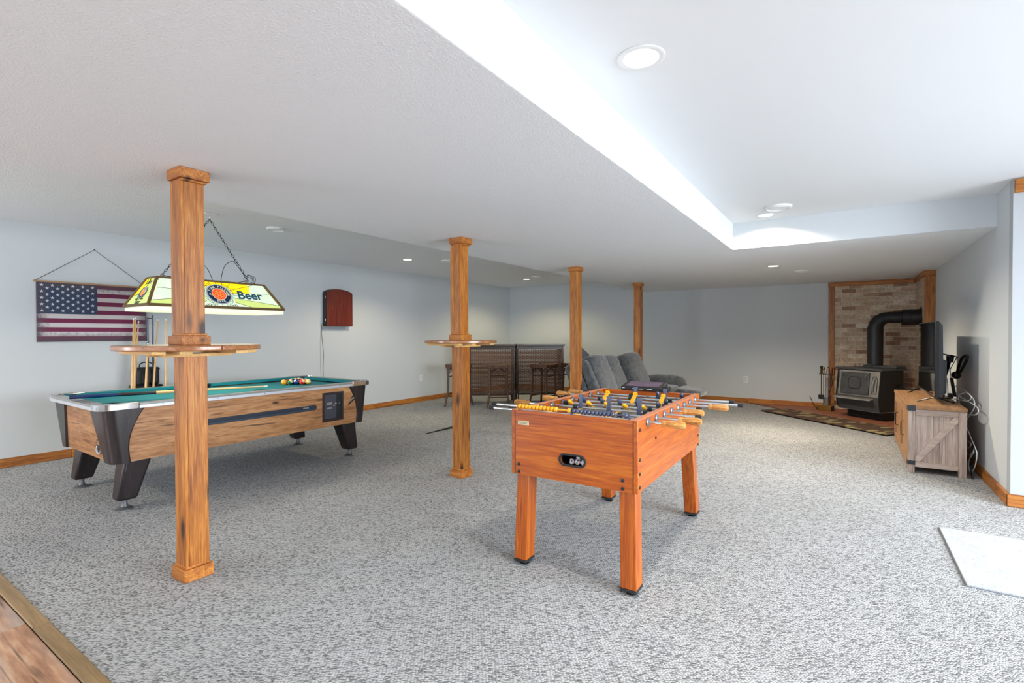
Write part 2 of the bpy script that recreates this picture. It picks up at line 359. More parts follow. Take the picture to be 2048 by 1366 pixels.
# laminate floor in front of the carpet: planks, one object each, and the transition strip
sub = OBJ('floor_laminate', MB().box(XL-.1, XE+.1, YN-.1, .70, -.1, -.012), plain('subfloor', rgb(90, 70, 55), .8), kind='structure')
plank_m = wood('rustic_laminate', rgb(112, 72, 48), rgb(168, 124, 92), rgb(206, 172, 138), 'x', rough=.3, scale=9, stretch=.16, contrast=.6, cracks=.7, gray=rgb(170, 160, 152), knots=.7, kscale=(4, 4, 1.2))
yy = .652; row = 0
while yy > -.6:
    x = -6.8 + (row*.43) % 1.1
    xs = [XL] 
    while x < XE: xs.append(x); x += 1.22
    if row == 0: xs = [XL, -5.65, -4.4, -3.08, -1.86, -.64, .58, 1.8]
    xs.append(XE)
    for a, b in zip(xs[:-1], xs[1:]):
        if b-a < .02: continue
        OBJ('plank', MB().box(a+.0008, b-.0008, yy-.188+.0008, yy-.0008, -.012, 0.0), plank_m, sub, bevel=.0012, seg=1)
    yy -= .188; row += 1
OBJ('plank_field', MB().box(XL, XE, YN, yy-.001, -.012, 0), plank_m, sub, kind='stuff')
strip_m = wood('oak_transition', rgb(96, 76, 48), rgb(142, 114, 76), rgb(172, 144, 102), 'x', rough=.4, scale=24, stretch=.06, contrast=.8)
st = OBJ('trim_4', MB().box(XL, -2.985, .652, .712, 0, .011), strip_m, kind='structure', bevel=.004, label='brown oak transition strip between laminate and carpet')
OBJ('board', MB().box(-2.981, XE, .652, .712, 0, .011), strip_m, st, bevel=.004)

# ------------------------------------------------------------------ hearth corner: bricks, pine frame, floor slab
bm_, nt, p = newmat('painted_brick'); N = nt.nodes.new; L = nt.links.new
oi = N('ShaderNodeObjectInfo'); tc = N('ShaderNodeTexCoord'); nn = N('ShaderNodeTexNoise'); nn.inputs['Scale'].default_value = 38; nn.inputs['Detail'].default_value = 4
ge = N('ShaderNodeNewGeometry'); L(ge.outputs['Position'], nn.inputs['Vector'])
cr = N('ShaderNodeValToRGB'); e = cr.color_ramp.elements; e[0].position = 0; e[0].color = rgb(150, 116, 94); e[1].position = 1; e[1].color = rgb(222, 208, 190)
for pos, cc in ((.12, rgb(152, 118, 96)), (.2, rgb(186, 162, 138)), (.5, rgb(196, 174, 152)), (.8, rgb(208, 190, 168))): k = e.new(pos); k.color = cc
L(oi.outputs['Random'], cr.inputs[0])
r2 = N('ShaderNodeValToRGB'); r2.color_ramp.elements[0].position = .35; r2.color_ramp.elements[0].color = (.72, .70, .68, 1); r2.color_ramp.elements[1].position = .68; r2.color_ramp.elements[1].color = (1.22, 1.22, 1.2, 1)
L(nn.outputs['Fac'], r2.inputs[0]); mu = N('ShaderNodeMix'); mu.data_type = 'RGBA'; mu.blend_type = 'MULTIPLY'; mu.inputs['Factor'].default_value = 1
L(cr.outputs[0], mu.inputs['A']); L(r2.outputs[0], mu.inputs['B']); L(mu.outputs['Result'], p.inputs['Base Color']); p.inputs['Roughness'].default_value = .85
b = N('ShaderNodeBump'); b.inputs['Strength'].default_value = .4; b.inputs['Distance'].default_value = .004; L(nn.outputs['Fac'], b.inputs['Height']); L(b.outputs[0], p.inputs['Normal'])
M_BRICK = bm_
M_MORTAR = plain('mortar', rgb(222, 212, 194), .9, noise=.12, nscale=40)
bw = OBJ('wall_brick', MB().box(-.17, .93, YB-.018, YB-.001, 0, 2.12), M_MORTAR, kind='structure', label='tan brick facing in a pine frame behind the stove')
PH, PL = .0735, .2005
proto = MB().box(-PL/2+.005, PL/2-.005, -.008, .008, -PH/2+.0055, PH/2-.0055).mesh('brick', M_BRICK)
protoh = MB().box(-PL/4+.005, PL/4-.005, -.008, .008, -PH/2+.0055, PH/2-.0055).mesh('half_brick', M_BRICK)
row = 0; z = PH/2+.0
while z < 2.10:
    x = -.17 - (PL/2 if row % 2 else 0)
    while x < .93-.01:
        a, bb = max(x, -.17), min(x+PL, .93)
        if bb-a > .03:
            o = OBJ('brick', proto if bb-a > .15 else protoh, None, bw)
            o.location = ((a+bb)/2, YB-.024+random.uniform(-.0025, .0025), z)
            o.scale = ((bb-a-.010)/((PL if bb-a > .15 else PL/2)-.010), 1, 1)
        x += PL
    z += PH; row += 1
rt = MB(); z = PH/2; row = 0
while z < 2.10:
    y = 9.09 - (PL/2 if row % 2 else 0)
    while y < YB-.03:
        a, bb = max(y, 9.09), min(y+PL, YB-.03)
        if bb-a > .02: rt.box(.922+random.uniform(-.002, .002), .938, a+.005, bb-.005, z-PH/2+.0055, z+PH/2-.0055)
        y += PL
    z += PH; row += 1
br = OBJ('wall_brick_return', MB().box(.93, XR, 9.09, YB, 0, 2.12), M_MORTAR, kind='structure', label='narrow brick return beside the stove pipe')
OBJ('brick_courses', rt, M_BRICK, br, kind='stuff')
t5 = OBJ('trim_5', MB().box(-.256, -.168, YB-.045, YB, 0, 2.10), pine('z'), kind='structure', bevel=.004, label='upright pine board left of the brick')
OBJ('trim_6', MB().box(-.262, .915, YB-.052, YB, 2.105, ZS-.001), pine('x'), kind='structure', bevel=.004, label='pine head board above the brick')
OBJ('trim_7', MB().box(.893, .93, 9.075, YB-.052, 2.105, ZS-.001), pine('y'), kind='structure', bevel=.004, label='pine head board along the brick return')
OBJ('trim_8', MB().box(.912, XR-.001, 9.062, 9.09, 0, 2.10), pine('z'), kind='structure', bevel=.004, label='wide upright pine board at the end of the brick return')
OBJ('trim_9', MB().box(.893, XR-.001, 9.045, 9.09, 2.105, ZS-.001), pine('x'), kind='structure', bevel=.004, label='short pine head board over the wide upright')
# hearth slab (diagonal), reddish tile
M_HEARTH = plain('red_brown_tile', rgb(150, 92, 66), .6, noise=.22, nscale=7, bump=.2, bscale=40)
hz = OBJ('floor_hearth', MB().prism([(-1.50, YB-.022), (.925, 7.83), (.925, YB-.03)], 0.0, .010, lambda a, b_, c_: Vector((a, b_, c_))), plain('hearth_grout', rgb(110, 74, 58), .8), kind='structure', label='red-brown tiled corner hearth under the stove')
# diagonal tiles clipped to the triangle
def clip(poly, a, b_, c_):   # keep a*x+b*y<=c
    out = []
    for i in range(len(poly)):
        p0, p1 = poly[i], poly[(i+1) % len(poly)]; d0 = a*p0[0]+b_*p0[1]-c_; d1 = a*p1[0]+b_*p1[1]-c_
        if d0 <= 0: out.append(p0)
        if (d0 < 0 < d1) or (d1 < 0 < d0):
            t = d0/(d0-d1); out.append((p0[0]+(p1[0]-p0[0])*t, p0[1]+(p1[1]-p0[1])*t))
    return out
T_ = .405
for i in range(-4, 3):
    for j in range(0, 8):
        ax, ay = i*T_+.1, 7.6+j*T_
        pl = [(ax+.002, ay+.002), (ax+T_-.002, ay+.002), (ax+T_-.002, ay+T_-.002), (ax+.002, ay+T_-.002)]
        pl = clip(pl, 0, 1, YB-.024); pl = clip(pl, 1, 0, .92) if pl else pl
        # hearth front line from (-1.50,10.258) to (.925,7.83): x*1.0012+y >= 8.756
        pl = clip(pl, -1.0012, -1, -8.765) if pl else pl
        if len(pl) >= 3:
            area = abs(sum(pl[k][0]*pl[(k+1) % len(pl)][1]-pl[(k+1) % len(pl)][0]*pl[k][1] for k in range(len(pl))))/2
            if area > .002: OBJ('tile', MB().prism(pl, .010, .015, lambda a, b_, c_: Vector((a, b_, c_))), M_HEARTH, hz)

# ------------------------------------------------------------------ posts
def sq(h, z0, z1, cx=0, cy=0): return MB().box(cx-h, cx+h, cy-h, cy+h, z0, z1)
def moulded(h, z0, z1, top=True, cx=0, cy=0):
    """square block with a stepped, narrower shoulder"""
    mb = MB(); d = .013
    if top: mb.box(cx-h, cx+h, cy-h, cy+h, z0, z1-d); mb.box(cx-h+.012, cx+h-.012, cy-h+.012, cy+h-.012, z1-d, z1)
    else: mb.box(cx-h, cx+h, cy-h, cy+h, z0+d, z1); mb.box(cx-h+.012, cx+h-.012, cy-h+.012, cy+h-.012, z0, z0+d)
    return mb
ST = .058
def boards(t, z0, z1, cx=0, cy=0):
    """box column made of four boards"""
    e_ = .016
    OBJ('board', MB().box(cx+ST-e_, cx+ST, cy-ST+.0164, cy+ST, z0, z1), pine('z'), t, bevel=.002)
    OBJ('board', MB().box(cx-ST, cx-ST+e_, cy-ST+.0164, cy+ST, z0, z1), pine('z'), t, bevel=.002)
    OBJ('board', MB().box(cx-ST, cx+ST, cy-ST, cy-ST+e_, z0, z1), pine('z'), t, bevel=.002)
    OBJ('board', MB().box(cx-ST+e_+.0004, cx+ST-e_-.0004, cy+ST-e_, cy+ST-.001, z0, z1), pine('z'), t, bevel=.002)
for (px, py, tab, lab) in ((-2.942, 1.288, True, 'nearest honey pine post, in front of the pool table, with round shelf'),
                           (-2.942, 3.568, True, 'second honey pine post, between pool table and foosball table, with round shelf'),
                           (-2.955, 5.945, False, 'third pine post, plain, in front of the dark bar'),
                           (-2.975, 8.375, False, 'farthest pine post, thin and plain, behind the grey sofa')):
    t = THING('support_post', lab, 'post', (px, py, 0), 0, 'pine support posts')
    if tab:
        boards(t, .07, 1.199); boards(t, 1.30, 2.118, -.014, -.002)
        OBJ('collar', moulded(.074, 1.2505, 1.312, True, -.006, 0), trimw('x'), t, bevel=.003)
    else:
        boards(t, .07, 2.118)
    OBJ('capital', moulded(.074, 2.112, ZS-.001, False), trimw('x'), t, bevel=.003)
    OBJ('base_block', moulded(.074, 0, .078), trimw('x'), t, bevel=.003)
# round shelves that ring the two nearest posts
M_SHELF = wood('stained_shelf', rgb(120, 72, 40), rgb(160, 104, 64), rgb(190, 136, 92), 'x', rough=.3, scale=14, coat=.4, contrast=.6)
M_CLEAT = wood('raw_pine_cleat', rgb(186, 142, 80), rgb(212, 170, 106), rgb(226, 188, 126), 'x', rough=.6, scale=20)
for (px, py, R_, lab) in ((-2.942, 1.288, .338, 'round wooden shelf on the nearest post, before the pool table'),
                          (-2.942, 3.568, .330, 'round wooden shelf on the second post, left of the bar')):
    t = THING('round_shelf', lab, 'shelf', (px, py, 1.25), 0, 'round shelves on the posts')
    n = 56; hs = ST+.002; out = [(R_*math.cos(2*PI*i/n), R_*math.sin(2*PI*i/n)) for i in range(n)]
    # two half-round boards with a square notch for the post
    for sgn in (1, -1):
        half = [(R_*math.cos(a), sgn*R_*math.sin(a)) for a in [PI*i/28 for i in range(29)]]
        half = [(x_, y_+sgn*.001) for x_, y_ in half]
        poly = half+[(-hs, sgn*.001), (-hs, sgn*hs), (hs, sgn*hs), (hs, sgn*.001)]
        OBJ('half_top', MB().prism(poly, -.026, 0, lambda a, b_, c_: Vector((a, b_, c_))), M_SHELF, t, bevel=.006, seg=3)
    for k in range(6):
        yv = (-.225+k*.09)
        if abs(yv) < hs+.02: continue
        hl_ = math.sqrt(max(0, (R_-.04)**2-yv*yv))
        OBJ('cleat', MB().box(-hl_, hl_, yv-.03, yv+.03, -.044, -.0262), M_CLEAT, t, bevel=.002)
    for sx in (-1, 1):
        OBJ('brace', MB().box(sx*.078-.018, sx*.078+.018, -.17, .17, -.060, -.0442), M_CLEAT, t, bevel=.002)

# ------------------------------------------------------------------ pool table
PT = THING('pool_table', 'coin-operated pool table with green cloth, barnwood sides and dark corners', 'pool table', (-4.9666, 2.5234, 0), -.0203)
hw, hl, zt, zc, zb = .625, 1.205, .800, .766, .372
bwx, bly = .598, 1.105
# tapered cabinet: four panels
def quadpanel(name, p0, p1, p2, p3, th, inward, mat, parent, **k):
    """p0,p1 bottom, p2,p3 top (p2 above p1)"""
    P_ = [Vector(p) for p in (p0, p1, p2, p3)]; inn = Vector(inward)*th
    mb = MB(); mb.add(P_+[q+inn for q in P_], [(0, 1, 2, 3), (7, 6, 5, 4), (0, 4, 5, 1), (1, 5, 6, 2), (2, 6, 7, 3), (3, 7, 4, 0)])
    return OBJ(name, mb, mat, parent, **k)
tx, ty = hw-.022, hl-.055
side = quadpanel('side_panel', (bwx, -bly+.07, zb), (bwx, bly-.07, zb), (tx, ty-.07, zc), (tx, -ty+.07, zc), .02, (-1, 0, 0), barn('y'), PT)
quadpanel('side_panel', (-bwx, bly-.07, zb), (-bwx, -bly+.07, zb), (-tx, -ty+.07, zc), (-tx, ty-.07, zc), .02, (1, 0, 0), barn('y'), PT)
quadpanel('end_panel', (-bwx+.07, -bly, zb), (bwx-.07, -bly, zb), (tx-.07, -ty, zc), (-tx+.07, -ty, zc), .02, (0, 1, 0), barn('x'), PT)
quadpanel('end_panel', (bwx-.07, bly, zb), (-bwx+.07, bly, zb), (-tx+.07, ty, zc), (tx-.07, ty, zc), .02, (0, -1, 0), barn('x'), PT)
OBJ('underside', MB().box(-bwx+.02, bwx-.02, -bly+.02, bly-.02, zb+.005, zb+.02), M_BLACKM, PT)
# flared dark corner castings: curved shell; on the long side its edge sweeps from wide (top) to narrow (bottom)
def corner(sx, sy):
    rows = 12; cols = 14; vs = []; fs = []
    for i in range(rows+1):
        t_ = i/rows; z_ = zb-.006+(zc-zb+.006)*t_
        X = bwx+(tx-bwx)*t_+.012; Y = bly+(ty-bly)*t_+.014
        rad = .075
        wl = .030+.135*max(0, (t_-.2)/.8)**1.8            # reach along the long side
        ws = .08+.16*t_                                        # reach along the end
        pts = [(X, Y-rad-wl)]
        for k in range(1, 3): pts.append((X, Y-rad-wl+wl*k/3))
        for k in range(9):
            a = (PI/2)*k/8; pts.append((X-rad+rad*math.cos(a), Y-rad+rad*math.sin(a)))
        for k in range(1, 3): pts.append((X-rad-ws*k/3, Y))
        pts.append((X-rad-ws, Y))
        vs += [Vector((sx*a, sy*b_, z_)) for a, b_ in pts]
        nrow = len(pts)
    inner = [Vector((v.x-sx*.016, v.y-sy*.016, v.z)) for v in vs]
    m_ = len(vs)
    for i in range(rows):
        for k in range(nrow-1):
            a = i*nrow+k; fs.append((a, a+1, a+nrow+1, a+nrow)); fs.append((m_+a, m_+a+nrow, m_+a+nrow+1, m_+a+1))
        fs.append((i*nrow, (i+1)*nrow, m_+(i+1)*nrow, m_+i*nrow)); e_ = nrow-1
        fs.append((i*nrow+e_, m_+i*nrow+e_, m_+(i+1)*nrow+e_, (i+1)*nrow+e_))
    for k in range(nrow-1):
        fs.append((k, m_+k, m_+k+1, k+1)); q = rows*nrow; fs.append((q+k, q+k+1, m_+q+k+1, m_+q+k))
    return MB().add(vs+inner, fs)
for sx in (1, -1):
    for sy in (1, -1):
        OBJ('corner_casting', corner(sx, sy), M_DKWOOD, PT)
# legs: tapered, leaning outwards, with levelling feet
for sx in (1, -1):
    for sy in (1, -1):
        topb = []; bot = []
        def lp(x_, y_, z_): return Vector((sx*x_, sy*y_, z_))
        cyt, cyb = .86, .985
        T4 = [lp(.385, .85, zb+.01), lp(.385, 1.03, zb+.01), lp(.565, 1.03, zb+.01), lp(.565, .85, zb+.01)]
        B4 = [lp(.425, .945, .075), lp(.425, 1.075, .075), lp(.545, 1.075, .075), lp(.545, .945, .075)]
        lg = OBJ('leg', MB().hexa(B4, T4), M_DKWOOD, PT, bevel=.02, seg=3)
        OBJ('levelling_foot', MB().lathe([(.001, 0), (.055, 0), (.055, .008), (.026, .022), (.018, .04), (.018, .08), (.001, .08)], (sx*.485, sy*1.01, 0)), plain('dull_steel', rgb(110, 112, 114), .45, .6), lg)
# bed, cushions, pale metal rails
OBJ('cloth_bed', MB().box(-hw+.10, hw-.10, -hl+.10, hl-.10, .742, .762), M_FELT, PT)
OBJ('bed_frame', MB().box(-tx+.02, tx-.02, -ty+.02, ty-.02, .70, .741), M_BLACKM, PT)
def cushion(pts_out, pts_in):
    # pts: two end points each; triangular nose profile
    (ax, ay), (bx_, by_) = pts_out; (cx_, cy_), (dx, dy) = pts_in
    return MB().add([(ax, ay, .762), (bx_, by_, .762), (dx, dy, .775), (cx_, cy_, .775), (ax, ay, zt+.002), (bx_, by_, zt+.002), (dx, dy, .798), (cx_, cy_, .798)],
                    [(0, 1, 2, 3), (4, 7, 6, 5), (0, 4, 5, 1), (3, 2, 6, 7), (0, 3, 7, 4), (1, 5, 6, 2)])
ri = .055; ci = .125
for sx in (1, -1):
    for (a, b_) in ((-hl+.135, -.06), (.06, hl-.135)):
        OBJ('cushion', cushion(((sx*(hw-ri), a-.03), (sx*(hw-ri), b_+.03)), ((sx*(hw-ci), a+.01), (sx*(hw-ci), b_-.01))), M_FELT, PT)
for sy in (1, -1):
    OBJ('cushion', cushion(((-(hw-.165), sy*(hl-ri-.03)), ((hw-.165), sy*(hl-ri-.03))), ((-(hw-.195), sy*(hl-ci-.02)), ((hw-.195), sy*(hl-ci-.02)))), M_FELT, PT)
M_RTOP = plain('grey_rail_top', rgb(150, 150, 146), .28, .4, noise=.12, nscale=30, coat=.3)
for sx in (1, -1):
    OBJ('rail_cap', MB().box(min(sx*(hw-ri), sx*hw), max(sx*(hw-ri), sx*hw), -hl+.252, hl-.252, zt-.012, zt+.003), M_RTOP, PT, bevel=.002)
    ap = OBJ('rail_apron', MB().box(min(sx*(hw-.012), sx*hw), max(sx*(hw-.012), sx*hw), -hl+.252, hl-.252, zc-.004, zt-.0125), M_ALU, PT, bevel=.002)
    for k in range(5):
        yv = -.8+k*.4
        OBJ('screw', MB().cyl((sx*hw, yv, zc+.014), (sx*(hw+.0015), yv, zc+.014), .0035, n=8), M_BLACK, ap)
for sy in (1, -1):
    OBJ('rail_cap', MB().box(-hw+.13, hw-.13, min(sy*(hl-ri-.03), sy*hl), max(sy*(hl-ri-.03), sy*hl), zt-.012, zt+.003), M_RTOP, PT, bevel=.002)
    OBJ('rail_apron', MB().box(-hw+.13, hw-.13, min(sy*(hl-.012), sy*hl), max(sy*(hl-.012), sy*hl), zc-.004, zt-.0125), M_ALU, PT, bevel=.002)
# rounded chrome corner caps with black pocket
def cap(sx, sy):
    rad = .085; L1, L2 = .250, .135; n = 8
    arc = [(hw-rad+rad*math.cos(PI/2*k/n), hl-rad+rad*math.sin(PI/2*k/n)) for k in range(n+1)]
    outer = [(hw, hl-L1)]+arc+[(hw-L2, hl)]
    # inner edge goes round the pocket mouth
    pc = (hw-.105, hl-.11); pr = .052
    inn = [(pc[0]+.0-.035, hl-.085+.0)]
    inner = [(hw-L2, hl-.085)]+[(pc[0]+pr*math.cos(a), pc[1]+pr*math.sin(a)) for a in [PI*.78-(PI*1.06)*k/10 for k in range(11)]]+[(hw-.055, hl-L1)]
    poly = outer+inner
    mb = MB().prism([(sx*a, sy*b_) for a, b_ in poly], zc-.006, zt+.006, lambda a, b_, c_: Vector((a, b_, c_)))
    return mb, pc
for sx in (1, -1):
    for sy in (1, -1):
        mb, pc = cap(sx, sy)
        OBJ('corner_cap', mb, M_CHROME, PT, bevel=.004)
        OBJ('corner_plate', MB().prism([(sx*a, sy*b_) for a, b_ in ((hw-.012, hl-.24), (hw-.012, hl-.06), (hw-.06, hl-.012), (hw-.12, hl-.012), (hw-.12, hl-.048), (hw-.07, hl-.052), (hw-.045, hl-.09), (hw-.045, hl-.24))], zt+.0062, zt+.0085, lambda a, b_, c_: Vector((a, b_, c_))), M_RTOP, PT)
        OBJ('pocket', MB().lathe([(.001, .700), (.05, .700), (.053, .79), (.060, .803), (.066, .80), (.062, .765), (.056, .69), (.001, .69)], (sx*(hw-.105), sy*(hl-.11), 0)), M_BLACK, PT)
for sx in (1, -1):
    OBJ('side_pocket', MB().lathe([(.001, .700), (.045, .700), (.048, .79), (.052, .8035), (.058, .80), (.054, .69), (.001, .69)], (sx*(hw-.085), 0, 0)), M_BLACK, PT)
# things on the visible long side: ball-return tray, coin box, maker's badge, lock
def sidex(z_, off=0.0): return bwx+(tx-bwx)*(z_-zb)/(zc-zb)+off
def onside(y_, z_, off=.001): return Vector((sidex(z_, off), y_, z_))
zc0 = .585
slot = []
for k in range(13):
    a = -PI/2+PI*k/12; slot.append((.512+.026*math.cos(a), zc0+.026*math.sin(a)))
for k in range(13):
    a = PI/2+PI*k/12; slot.append((-.66+.026*math.cos(a), zc0+.026*math.sin(a)))
def onsurf(a, b_, c_): return Vector((sidex(b_, c_), a, b_))
M_SLOT = plain('blue_black_tray', rgb(34, 44, 58), .35)
OBJ('ball_return_slot', MB().prism(slot, -.018, .0015, onsurf), M_SLOT, PT)
OBJ('slot_ledge', MB().prism([(-.655, zc0-.022), (.51, zc0-.022), (.515, zc0-.008), (-.655, zc0-.008)], .0015, .006, onsurf), plain('slot_ledge_blue', rgb(46, 60, 76), .35), PT)
OBJ('tray_label', MB().box(sidex(.59, .0016), sidex(.59, .0022), .39, .45, .586, .598), plain('label_grey', rgb(120, 126, 130), .5), PT)
M_COIN = plain('coin_frame_brown', rgb(44, 30, 32), .4)
cbx = OBJ('coin_box', MB().prism([(.60, .425), (.845, .425), (.845, .720), (.60, .720)], -.05, .0005, onsurf), plain('coin_recess', rgb(14, 18, 24), .5), PT)
for (a0, a1, b0, b1) in ((.60, .622, .425, .72), (.823, .845, .425, .72), (.622, .823, .425, .45), (.622, .823, .70, .72)):
    OBJ('frame', MB().prism([(a0, b0), (a1, b0), (a1, b1), (a0, b1)], 0.0005, .007, onsurf), M_COIN, cbx, bevel=.0015)
OBJ('door', MB().prism([(.625, .455), (.76, .455), (.76, .695), (.625, .695)], .0006, .004, onsurf), plain('coin_door_grey', rgb(60, 62, 72), .35), cbx)
OBJ('coin_mechanism', MB().prism([(.642, .592), (.705, .596), (.705, .622), (.642, .618)], .004, .012, onsurf).prism([(.642, .552), (.705, .556), (.705, .57), (.642, .566)], .004, .012, onsurf).prism([(.712, .578), (.735, .58), (.738, .590), (.712, .592)], .004, .018, onsurf), M_STEEL, cbx)
OBJ('lock', MB().cyl(onsurf(.75, .603, .004), onsurf(.75, .603, .010), .008), M_CHROME, cbx)
OBJ('coin_return_button', MB().cyl(onsurf(.795, .60, .0006), onsurf(.795, .60, .006), .008), plain('button_grey', rgb(90, 104, 104), .4), cbx)
OBJ('side_lock', MB().cyl(onsurf(.488, .684, .0), onsurf(.488, .684, .006), .009), M_CHROME, PT)
OBJ('panel_joint', MB().prism([(-.62, .705), (.56, .705), (.56, .7075), (-.62, .7075)], .0002, .0012, onsurf), plain('joint_brown', rgb(96, 62, 38), .6), PT)
# badge
M_INK = plain('black_ink', rgb(28, 20, 18), .5)
bd = OBJ('badge', MB().prism([(.905, .560), (1.02, .640), (1.02, .672), (.955, .650), (.93, .625)], .0004, .0016, onsurf), M_INK, PT)
TEXT('badge_text', 'Dynamo', .034, plain('badge_cream', rgb(206, 180, 140), .5), PT, Matrix.Translation(onsurf(.968, .634, .0022)) @ Matrix.Rotation(math.radians(90), 4, 'Z') @ Matrix.Rotation(math.radians(90), 4, 'X') @ Matrix.Rotation(math.radians(26), 4, 'Z'), italic=.2)
# cue-ball return on the end panel
endy = lambda z_: -(bly+(ty-bly)*(z_-zb)/(zc-zb))
cb = OBJ('cue_ball_return', MB().lathe([(.040, -.004), (.058, -.002), (.058, .008), (.042, .006), (.040, -.004)], (.335, endy(.47), .47), (0, -1, 0), 24), M_CHROME, PT)
OBJ('cup', MB().cyl((.335, endy(.47)+.01, .47), (.335, endy(.47)-.001, .47), .041, n=24), plain('cup_dark', rgb(40, 42, 46), .25, .8), cb)

# balls: loose rack
def striped(name, col, stripe):
    m, nt, p = newmat(name); p.inputs['Roughness'].default_value = .12; p.inputs['Coat Weight'].default_value = .5
    if not stripe: p.inputs['Base Color'].default_value = col; return m
    tc = nt.nodes.new('ShaderNodeTexCoord'); sp = nt.nodes.new('ShaderNodeSeparateXYZ'); nt.links.new(tc.outputs['Object'], sp.inputs[0])
    ab = nt.nodes.new('ShaderNodeMath'); ab.operation = 'ABSOLUTE'; nt.links.new(sp.outputs[2], ab.inputs[0])
    lt = nt.nodes.new('ShaderNodeMath'); lt.operation = 'LESS_THAN'; lt.inputs[1].default_value = .017; nt.links.new(ab.outputs[0], lt.inputs[0])
    mx = nt.nodes.new('ShaderNodeMix'); mx.data_type = 'RGBA'; mx.inputs['A'].default_value = rgb(214, 200, 150); mx.inputs['B'].default_value = col
    nt.links.new(lt.outputs[0], mx.inputs['Factor']); nt.links.new(mx.outputs['Result'], p.inputs['Base Color']); return m
BC = dict(yellow=rgb(226, 156, 10), blue=rgb(22, 50, 110), red=rgb(205, 30, 24), purple=rgb(90, 30, 100), orange=rgb(236, 120, 30), green=rgb(16, 92, 60), maroon=rgb(120, 28, 36), black=rgb(16, 16, 18))
order = [('yellow', 0, 'solid yellow ball at the near-left tip of the rack'),
         ('green', 1, 'green-striped ball just behind the tip ball'), ('maroon', 0, 'maroon ball behind the tip ball, toward the wall'),
         ('blue', 0, 'solid blue ball in the middle of the front row'), ('black', 0, 'black ball in the centre of the rack'), ('yellow', 1, 'yellow-striped ball on the wall side of the third row'),
         ('red', 1, 'red-striped ball next to the right end of the front row'), ('purple', 0, 'purple ball in the fourth row'), ('orange', 0, 'orange ball in the fourth row'), ('maroon', 1, 'maroon-striped ball on the wall side of the fourth row'),
         ('yellow', 1, 'pale yellow-striped ball at the right end of the front row'), ('red', 0, 'solid red ball in the last row beside the yellow-striped ball'), ('green', 0, 'solid green ball in the middle of the last row'), ('blue', 1, 'blue-striped ball in the last row'), ('purple', 1, 'purple-striped ball at the wall end of the last row')]
BR = .030; base = Vector((-5.06, 3.14)); dirv = Vector((.30, .955)).normalized()
# rack triangle: front row runs along the side toward the camera-right corner
e1 = Vector((.66, .75)).normalized(); e2 = Vector((math.cos(math.atan2(.75, .66)+PI/3), math.sin(math.atan2(.75, .66)+PI/3)))
k = 0; bmesh0 = MB().sphere((0, 0, 0), BR, 22, 12).mesh('billiard_ball', None)
for rw in range(5):
    for q in range(rw+1):
        colr, strp, lab = order[k]; k += 1
        pos = base+e1*(2.03*BR*(rw-q))+e2*(2.03*BR*q)
        me = bmesh0.copy(); me.materials.append(striped('ball_'+colr+('_striped' if strp else ''), BC[colr], strp))
        o = OBJ('billiard_ball', me); o.location = (pos.x, pos.y, .762+BR); o.rotation_euler = (random.uniform(.4, 1.2), random.uniform(-1, 1), random.uniform(0, 3))
        TAG(o, lab, 'billiard ball', 'racked balls on the pool table')
        sp = OBJ('number_spot', MB().lathe([(.001, .0), (.012, -.0022), (.001, .0006)], (BR*.0, 0, BR*1.002), (0, 0, 1), 14), M_WHITE, o)
        sp.rotation_euler = (0, random.choice((.0, 1.1)), 0) if not strp else (0, PI/2, 0)

# cues ------------------------------------------------------------
M_MAPLE = wood('maple_cue', rgb(198, 146, 84), rgb(222, 176, 112), rgb(238, 200, 140), 'z', rough=.3, scale=30, coat=.4)
M_BLUEC = plain('blue_cue_butt', rgb(14, 44, 92), .25, coat=.5)
def aim(o, p0, p1):
    d = Vector(p1)-Vector(p0); o.location = p0; o.rotation_euler = d.to_track_quat('Z', 'Y').to_euler()
def cue(label, p0, p1, group=None, butt=None, wrap=None, Lq=1.45):
    t = THING('pool_cue', label, 'pool cue', (0, 0, 0), 0, group)
    butt = butt or wood('cue_butt_brown', rgb(150, 92, 40), rgb(186, 124, 62), rgb(206, 148, 84), 'z', rough=.3, scale=30)
    OBJ('butt', MB().lathe([(.001, 0), (.0145, 0), (.015, .01), (.0145, .30)], n=12), butt, t)
    OBJ('wrap', MB().lathe([(.0142, .3001), (.0136, .55)], n=12), wrap or butt, t)
    OBJ('shaft', MB().lathe([(.0135, .5501), (.0125, .73), (.0065, Lq-.03)], n=12), M_MAPLE, t)
    OBJ('ferrule', MB().lathe([(.0066, Lq-.03), (.0066, Lq-.004)], n=12), M_WHITE, t)
    OBJ('tip', MB().lathe([(.0065, Lq-.0039), (.006, Lq), (.001, Lq+.002)], n=12), plain('cue_tip_blue', rgb(70, 96, 130), .8), t)
    aim(t, p0, p1); return t
cue('blue-butted pool cue lying across the near end of the pool table', (-5.005, 1.325, .8235), (-4.60, 2.62, .8165), None, M_BLUEC, M_BLACK, 1.42)

